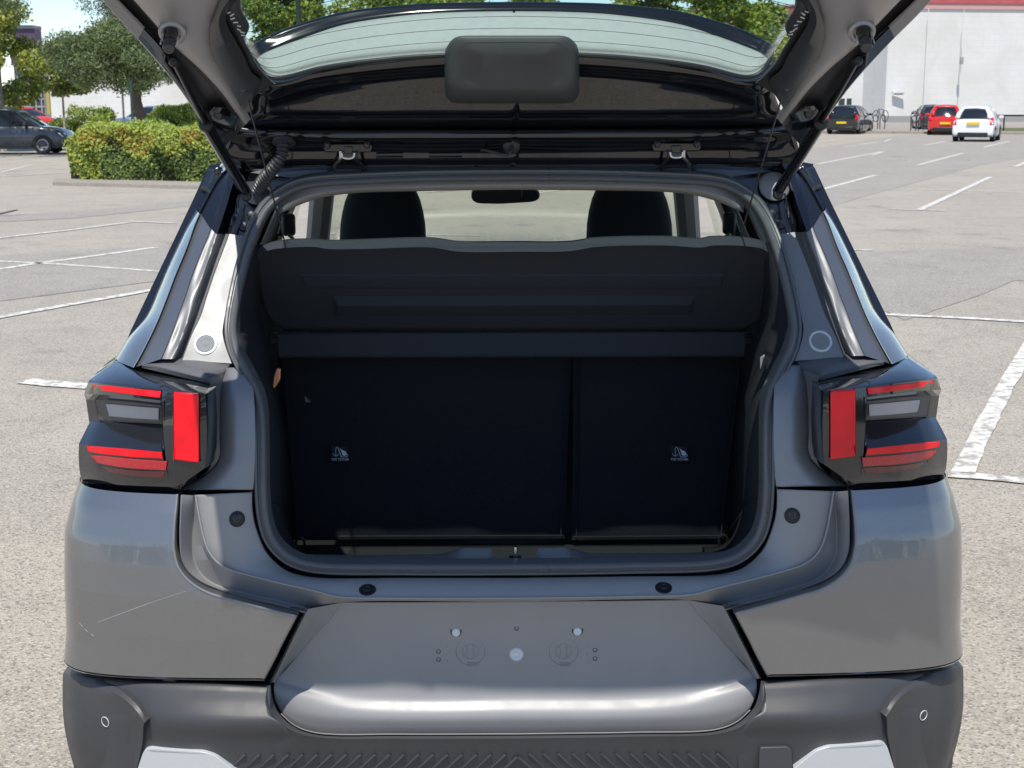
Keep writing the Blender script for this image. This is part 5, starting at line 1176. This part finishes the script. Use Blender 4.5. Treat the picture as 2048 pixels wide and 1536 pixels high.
# ================================================================== raised tailgate
gate_bits = car
def yg(C_, dy=0): return [L(u, v, YG(v)+dy) for u, v in C_]
def ext(P, n=1, dist=.28):   # carry a traced curve on beyond the top of the photograph, along the gate
    d = (P[0]-P[1]).normalized(); return [P[0]+d*dist]+P
GS = [(205, 0), (234, 34), (273, 75.5), (312, 120), (356, 174), (403, 245), (434, 302), (447, 326)]     # outer silhouette
GF = [(231, 0), (258, 28), (287, 58), (318, 92), (340, 125), (372, 172), (415, 236), (452, 290)]         # flange line
GR = [(268, 0), (300, 36), (330, 70), (354, 97), (398, 136), (442, 183), (471, 224), (490, 250)]         # channel ridge
GT = [(440, -2), (429, 26), (420, 52), (420, 86), (429, 117), (450, 154), (486, 214), (500, 240)]         # border to the trim
def gext(C_, dy): P = yg(C_, dy); return ext(P)
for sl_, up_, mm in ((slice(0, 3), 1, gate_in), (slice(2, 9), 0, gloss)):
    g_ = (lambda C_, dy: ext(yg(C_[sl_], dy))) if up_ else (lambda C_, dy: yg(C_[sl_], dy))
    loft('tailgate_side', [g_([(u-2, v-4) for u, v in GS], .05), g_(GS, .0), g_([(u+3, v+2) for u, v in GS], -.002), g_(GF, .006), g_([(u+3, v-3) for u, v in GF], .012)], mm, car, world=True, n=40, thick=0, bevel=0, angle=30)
chan_m = mat('shaded_channel_paint', (.045, .045, .05), rough=.38)  # body colour in shade: the darkness is put into this base colour
def blend(a, b, t): return [(p[0]*(1-t)+q[0]*t, p[1]*(1-t)+q[1]*t) for p, q in zip(a, b)]
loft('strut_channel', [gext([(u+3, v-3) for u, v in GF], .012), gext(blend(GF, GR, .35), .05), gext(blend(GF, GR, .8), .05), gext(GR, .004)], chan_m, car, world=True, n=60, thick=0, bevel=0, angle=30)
loft('tailgate_inner_panel', [gext(GR, .004), gext([(u+3, v-2) for u, v in GR], -.002), gext(blend(GR, GT, .5), -.012), gext(GT, -.004), gext([(u+2, v) for u, v in GT], .03)], gate_in, car, world=True, n=60, cross=3, thick=0, bevel=0, angle=40)
# inner trim beside the glass
TI = [(474, -2), (455, 20), (452, 45), (470, 80), (488, 112), (503, 145), (521, 160), (513, 187)]
TO = [(440, -2), (429, 26), (420, 52), (420, 86), (429, 117), (450, 154), (486, 219), (489, 221)]
MM = blend(TO, TI, .5)
trim_m = mat('blue_black_gate_trim', (.030, .034, .041), rough=.42)
loft('tailgate_trim', [gext([(u-1, v) for u, v in TO], .02), gext(TO, -.014), gext(blend(TO, TI, .12), -.022), gext(blend(TO, TI, .55), -.03), gext(TI, -.012), gext([(u+2, v) for u, v in TI], .03)], trim_m, car, world=True, n=60, thick=0, bevel=0, angle=30)
# glossy black strip between trim and glass with the glued wire ends
FI = [(480, -2), (481, 18), (497, 52), (488, 80), (500, 104), (513, 130), (535, 156), (548, 168)]
FO = [(470, -2), (450, 22), (450, 45), (468, 80), (486, 112), (500, 145), (515, 165), (512, 190)]
loft('glass_surround', [gext(FO, .012), gext(blend(FO, FI, .5), .004), gext(FI, .004), gext([(u+2, v) for u, v in FI], .02)], blackpl, car, world=True, n=60, thick=0, bevel=0, angle=30)
for s in (-1, 1):
    rr = random.Random(3)
    for k in range(9):
        u = 456+k*4.2+rr.uniform(-3, 3); v = 26+k*6.3
        a = L(u, v, YG(v)-.004); b = L(u+rr.uniform(4, 9), v+rr.uniform(-6, 6), YG(v)-.006); a = Vector((abs(a.x)*s, a.y, a.z)); b = Vector((abs(b.x)*s, b.y, b.z))
        tube('trim_clip', [a, b], .0013, silver, car, 5, smooth=False)
# centre panel between hinges and glass
GC = [
 [(440, 322, .45), (480, 334, .46), (520, 337, .46), (620, 333, .46), (860, 331, .46), (1030, 330, .46)],
 [(442, 318, .43), (480, 330, .435), (520, 333, .435), (620, 329, .435), (860, 327, .435), (1030, 326, .435)],
 [(446, 308, .42), (480, 318, .42), (520, 321, .42), (620, 319, .42), (860, 318, .42), (1030, 318, .42)],
 [(450, 296, .412), (480, 300, .412), (520, 300, .41), (620, 300, .41), (860, 302, .41), (1030, 303, .41)],
 [(455, 280, .405), (500, 285, .40), (560, 284, .395), (640, 284, .395), (860, 287, .395), (1030, 286, .395)],
 [(460, 264, .385), (510, 270, .378), (560, 272, .375), (640, 277, .375), (860, 278, .375), (1030, 277, .375)],
 [(462, 256, .38), (512, 264, .375), (560, 267, .369), (640, 270, .367), (860, 270, .367), (1030, 270, .367)],
 [(464, 252, .385), (514, 260, .380), (560, 263, .374), (640, 264.5, .372), (860, 264, .372), (1030, 264, .372)],
 [(468, 248, .392), (516, 256, .392), (560, 258, .392), (640, 258.5, .392), (860, 258, .392), (1030, 258, .392)],
 [(474, 240, .385), (518, 248, .380), (560, 248, .376), (640, 248, .375), (860, 247, .375), (1030, 247, .375)],
 [(486, 224, .362), (520, 232, .355), (560, 230, .350), (640, 229, .348), (860, 228, .347), (1030, 228, .347)],
 [(492, 212, .352), (524, 224, .345), (560, 222, .342), (640, 221, .341), (860, 220, .340), (1030, 220, .340)],
 [(498, 196, .335), (530, 210, .333), (560, 206, .330), (640, 200, .327), (860, 193, .322), (1030, 191, .321)],
 [(503, 182, .318), (532, 198, .320), (560, 192, .317), (640, 181, .313), (860, 167, .305), (1030, 163, .303)],
 [(506, 172, .308), (534, 190, .310), (560, 184, .306), (640, 168, .300), (860, 148, .291), (1030, 142, .288)],
 [(506, 166, .296), (534, 183, .296), (560, 178, .290), (640, 160, .280), (860, 138, .270), (1030, 131, .266)],
 [(504, 150, .285), (525, 165, .282), (560, 170, .275), (640, 150, .265), (860, 125, .255), (1030, 118, .252)],
 [(500, 118, .285), (518, 140, .282), (561, 158, .275), (640, 139, .265), (860, 112, .254), (1030, 108, .251)]]
rows = [join_mirror(resample(crv(c), 70)) for c in GC]
cols = [resample(list(c), 90) for c in zip(*rows)]; rows = [list(x) for x in zip(*cols)]
gp = link('tailgate_centre_panel', grid_mesh('tailgate_centre_panel', rows, angle=60), gloss, car); finish(gp, .004, 0, off=1)
# rubber seam of the rear window and the window
low = [(505, 104, .283), (512, 126, .28), (530, 148, .277), (556, 156, .273), (640, 137, .262), (700, 127, .256), (800, 116, .252), (893, 110, .25), (1030, 107, .249)]
tube('window_seal', join_mirror(resample(crv(low), 60)), .0048, rubber, car, 8, smooth=False)
# window: from the seal up and back over the viewer
base = join_mirror(resample(crv([(u, v-3, y-.004) for u, v, y in low]), 60))
rows = []
for t in np.linspace(0, 1, 14):
    r_ = []
    for p in base:
        hw = .53+.06*t; r_.append(Vector((p.x*(1+.10*t), p.y-.50*t, p.z+.20*t-.04*t*t+.035*math.sin(math.pi*t)*(1-(p.x/.6)**2))))
    rows.append(r_)
win = link('rear_window', grid_mesh('rear_window', rows, angle=60), glass, car); finish(win, .0035, 0)
# heater wires
for k in range(1, 13):
    t = k/14+.01; i = t*13; i0 = int(i); f_ = i-i0
    P = [a.lerp(b, f_)+Vector((0, 0, -.004)) for a, b in zip(rows[i0], rows[min(i0+1, 13)])]
    tube('heater_wire', P[3:-3:2], .00045, darkmetal, win, 4, smooth=False)
# roof spoiler, now pointing up beyond the glass
spoil_m = mat('pale_spoiler_underside', (.40, .425, .415), rough=.5, noise=(60, .5, (.35, .375, .365))); dusty(spoil_m, .2)
sp = [[(508, 128, .300), (528, 152, .296), (556, 162, .293), (640, 143, .284), (700, 133, .279), (800, 122, .275), (893, 116, .273), (1030, 112, .272)],
      [(510, 123, .305), (530, 143, .31), (556, 151, .31), (640, 134, .30), (700, 124, .297), (800, 113, .294), (893, 105, .292), (1030, 101, .291)],
      [(512, 120, .32), (529, 125, .335), (560, 121, .34), (640, 105, .34), (700, 94, .34), (800, 80, .34), (893, 73, .34), (1030, 68, .34)],
      [(514, 118, .34), (529, 106, .37), (565, 91, .385), (620, 71, .395), (690, 49, .40), (819, 30, .40), (920, 24, .40), (1030, 22.5, .40)]]
loft('spoiler_underside', sp, spoil_m, car, mirror='join', n=70, cross=5, thick=.002, bevel=0, angle=60)
sp2 = [sp[3], [(512, 114, .342), (526, 101, .372), (563, 86, .387), (620, 66, .397), (690, 44, .402), (819, 25, .402), (920, 19.5, .402), (1030, 18, .402)],
       [(505, 105, .345), (518, 91, .38), (562, 73, .395), (620, 53, .405), (690, 33, .41), (819, 15, .41), (920, 10, .41), (1030, 9, .41)],
       [(498, 97, .35), (515, 84, .385), (561, 62, .40), (620, 42, .41), (690, 24, .415), (819, 9, .415), (920, 5, .415), (1030, 4, .415)],
       [(496, 110, .42), (515, 95, .45), (561, 72, .47), (620, 52, .48), (690, 34, .48), (819, 20, .48), (920, 16, .48), (1030, 15, .48)]]
loft('spoiler_lip', sp2, gloss, car, mirror='join', n=70, cross=4, thick=.002, bevel=0, angle=60)
# wiper motor cover
def wrow(u0, u1, v, y, r_=10, n=30):
    return [(u0+(u1-u0)*t, v, y) for t in np.linspace(0, 1, n)]
wc = []
def rr_rect(u0, v0, u1, v1, r_, y0, y1):
    P = rquad([(u0, v0), (u1, v0), (u1, v1), (u0, v1)], r_, 6); return [L(p.x, p.y, y0+(y1-y0)*(p.y-v0)/(v1-v0)) for p in P]
rings = [rr_rect(889, 84, 1159, 207, 30, .262, .335), rr_rect(889, 82, 1158, 207, 30, .235, .30), rr_rect(892, 76, 1157, 202, 32, .205, .262), rr_rect(896, 71.5, 1152, 193, 32, .193, .238),
         rr_rect(902, 71, 1148, 184, 30, .186, .224), rr_rect(910, 76, 1141, 176, 26, .183, .217), rr_rect(925, 88, 1125, 166, 20, .182, .214), rr_rect(960, 110, 1090, 145, 10, .182, .212)]
V = [p for r_ in rings for p in r_]; nn = len(rings[0]); F = [(i*nn+k, i*nn+(k+1) % nn, (i+1)*nn+(k+1) % nn, (i+1)*nn+k) for i in range(len(rings)-1) for k in range(nn)]
F.append(tuple((len(rings)-1)*nn+k for k in range(nn)))
wiper_m = mat('charcoal_grained_cover', (.055, .062, .066), rough=.5, bump=(1500, .3, .0003), noise=(15, .5, (.065, .073, .077)))
me = mesh('wiper_motor_cover', V, F, angle=70); bm = bmesh.new(); bm.from_mesh(me); bmesh.ops.recalc_face_normals(bm, faces=bm.faces); bm.to_mesh(me); bm.free()
wcov = link('wiper_motor_cover', me, wiper_m, car)
# hinges
for s in (-1, 1):
    def hp(u, v, y):
        p = L(u, v, y); return Vector((abs(p.x)*s, p.y, p.z))
    hb = slab('hinge', [hp(u, v, .385) for u, v in ((650, 287), (741, 286), (745, 292), (742, 305), (650, 305), (646, 296))], .015, gloss, car, bevel=.003)
    for u in (655, 734):
        lathe('hinge_bolt', [(.0078, -.002), (.0078, .002), (.0052, .004), (.0048, .008), (.001, .0085)], darkmetal, hb, hp(u, 290, .382), (0, -1, -.2), 6)
    box('hinge_knuckle', hp(688, 308, .375)+Vector((-.0, 0, 0)) if s < 0 else hp(706, 308, .375), (hp(706, 292, .39) if s < 0 else hp(688, 292, .39)), gloss, hb, .002)
    tube('hinge_arm', [hp(681, 302, .375), hp(681, 317, .38), hp(671, 328, .40), hp(668, 343, .43)], .0034, chrome, hb, 8, n=14)
    tube('hinge_arm', [hp(712, 302, .375), hp(712, 317, .38), hp(723, 330, .40), hp(725, 343, .43)], .0034, darkmetal, hb, 8, n=14)
    tube('hinge_pin', [hp(683, 306, .372), hp(685, 314, .372), hp(691, 316.5, .372), hp(701, 316.5, .372), hp(707, 314, .372), hp(709, 306, .372)], .0026, chrome, hb, 8, n=16)
    tube('hinge_seat', [hp(655, 343, .44), hp(665, 337, .44), hp(725, 337, .44), hp(735, 343, .44)], .004, blackpl, hb, 8, n=14)
# wiring gaiter on the left
gp_ = [L(566, 286, .375), L(566, 298, .37), L(562, 314, .365), L(548, 334, .37), L(533, 352, .385), L(522, 368, .40), L(516, 380, .41)]
gp_ = resample(gp_, 60); Vg, Fg = tube('x', gp_, lambda t: (.0115+.0020*t)+.0022*math.cos(t*2*math.pi*17), None, None, 14, smooth=True, n=170)
link('wiring_gaiter', mesh('wiring_gaiter', Vg, Fg, angle=80), rubber, car)
lathe('gaiter_flange', [(.024, -.003), (.024, .003), (.018, .006), (.014, .008), (.001, .008)], rubber, car, L(568, 284, .385), (0, -.5, -1), 24)
lathe('gaiter_flange', [(.030, -.003), (.030, .003), (.022, .006), (.016, .010), (.001, .010)], rubber, car, L(514, 383, .425), (0, -1, .5), 24)
c = L(1549, 372, .43)
lathe('roof_grommet', [(.033, -.004), (.033, .0), (.029, .003), (.001, .004)], paint_in, car, c, (0, -1, .5), 24)
# washer pipe
lathe('washer_grommet', [(.018, -.004), (.018, .002), (.0145, .0055), (.008, .008), (.001, .008)], rubber, car, L(1023, 292, .395), (0, -1, -.35), 22)
for k in range(3): lathe('washer_nozzle', [(.0055-.0006*k, 0), (.0055-.0006*k, .003), (.001, .003)], rubber, car, L(1023, 293+4*k, .385), (0, -.5, -1), 12)
tube('washer_pipe', [L(1022, 303, .38), L(1018, 309, .38), L(1004, 309, .385), L(985, 304, .39), L(967, 300, .40), L(955, 303, .42), L(952, 318, .44), L(952, 334, .45)], .0030, rubber, car, 8, n=40)
for v, y in ((312, .405), (316, .41)):
    for a_, b_ in ((752, 806), (858, 924)):
        tube('pressed_rib', [L(a_, v, y), L(b_, v-1, y)], .0012, darkmetal, car, 6, smooth=False)
# gas struts, their sockets and brackets
for s in (-1, 1):
    def hp(u, v, y):
        p = L(u, v, y); return Vector((abs(p.x)*s, p.y, p.z))
    a = hp(348, 124, YG(124)-.012); k = hp(411, 249, YG(249)-.02); b = hp(493, 386, .345)
    su = tube('gas_strut', [k, b], .0115, gloss, car, 16, smooth=False)
    tube('strut_rod', [a, k], .0048, darkmetal, su, 12, smooth=False)
    lathe('strut_collar', [(.012, -.01), (.0135, -.006), (.0135, .002), (.010, .006), (.0052, .008), (.001, .008)], blackpl, su, k, a-k, 18)
    lathe('strut_socket', [(.001, -.012), (.006, -.011), (.009, -.006), (.009, .004), (.006, .009), (.001, .010)], blackpl, su, a, (0, -1, .1), 16)
    lathe('strut_socket', [(.001, -.012), (.0095, -.010), (.0115, 0), (.0095, .010), (.001, .012)], blackpl, su, b+Vector((0, -.004, -.006)), (0, -1, .2), 16)
    # small print down the strut on the right-hand side of the photograph
    if s > 0:
        d = (b-k); side_ = d.cross(Vector((0, 1, 0))).normalized(); rr = random.Random(5)
        for q in range(34):
            if q in (9, 18, 19, 27): continue
            t = .34+.018*q; c = k+d*t+Vector((0, -.0117, 0)); h = rr.uniform(.0010, .0022)
            tube('printed_mark', [c-side_*h, c+side_*h], .0006, white_print, su, 4, smooth=False)
    # bracket plate on the gate
    br = slab('strut_bracket', [hp(u, v, YG(v)-.006) for u, v in ((411, 230), (428, 214), (452, 216), (476, 234), (470, 262), (432, 268), (415, 252))], .006, gloss, car, bevel=.001)
    lathe('bracket_bolt', [(.0095, 0), (.0095, .003), (.007, .006), (.001, .007)], darkmetal, br, hp(438, 230, YG(230)-.006), (0, -1, -.2), 6)
    # long edge flange beside the strut
    tube('flange_lip', [hp(412, 222, YG(222)-.01), hp(424, 246, YG(246)-.01)], .0024, darkmetal, car, 6, smooth=False)
    # bump stop: ring, sleeve and rubber foot
    c = hp(345, 64, YG(66)-.032); ax = Vector((s*-.05, -.80, -.60))
    bs = lathe('bump_stop', [(.016, -.045), (.0205, -.010), (.0225, .0), (.0215, .005), (.0175, .008), (.0135, .006), (.0120, .001), (.001, .001)], gate_in, car, c, ax, 32)
    c2_ = hp(342, 62, YG(66)-.035); e_ = hp(337, 98, YG(66)-.075)
    V1 = e_-c2_
    lathe('stop_sleeve', [(.0115, 0), (.0120, V1.length*.12), (.0105, V1.length*.16), (.0105, V1.length*.62), (.001, V1.length*.62)], gloss, bs, c2_, V1, 24)
    lathe('stop_rubber', [(.0092, V1.length*.60), (.0095, V1.length*.95), (.0085, V1.length*1.02), (.003, V1.length*1.02), (.001, V1.length*1.0)], clad, bs, c2_, V1, 24)
    for dx in (-.0125, .0125):
        tube('stop_clip', [c2_+V1*.35+Vector((dx, -.002, 0)), c2_+V1*.72+Vector((dx*1.05, -.002, 0))], .0012, silver, bs, 6, smooth=False)
    # cord anchor on the trim
    lathe('cord_anchor', [(.0075, -.004), (.0075, .003), (.004, .007), (.001, .007)], trim_m, car, hp(490, 176, YG(176)-.012), (0, -1, -.3), 14)
# lower end of the tailgate, above the viewer: plate panel and latch, out of frame
ex = [[Vector((x, y+(.05*(x/.7)**2 if y < -.5 else 0), z-.03*(x/.7)**2)) for x in (-.70, -.6, -.4, -.2, 0, .2, .4, .6, .70)] for y, z in ((-.25, 1.945), (-.35, 1.955), (-.5, 1.97), (-.62, 1.975), (-.68, 1.97), (-.70, 2.02))]
sheet_rows('tailgate_lower_panel', ex, gate_in, .03)
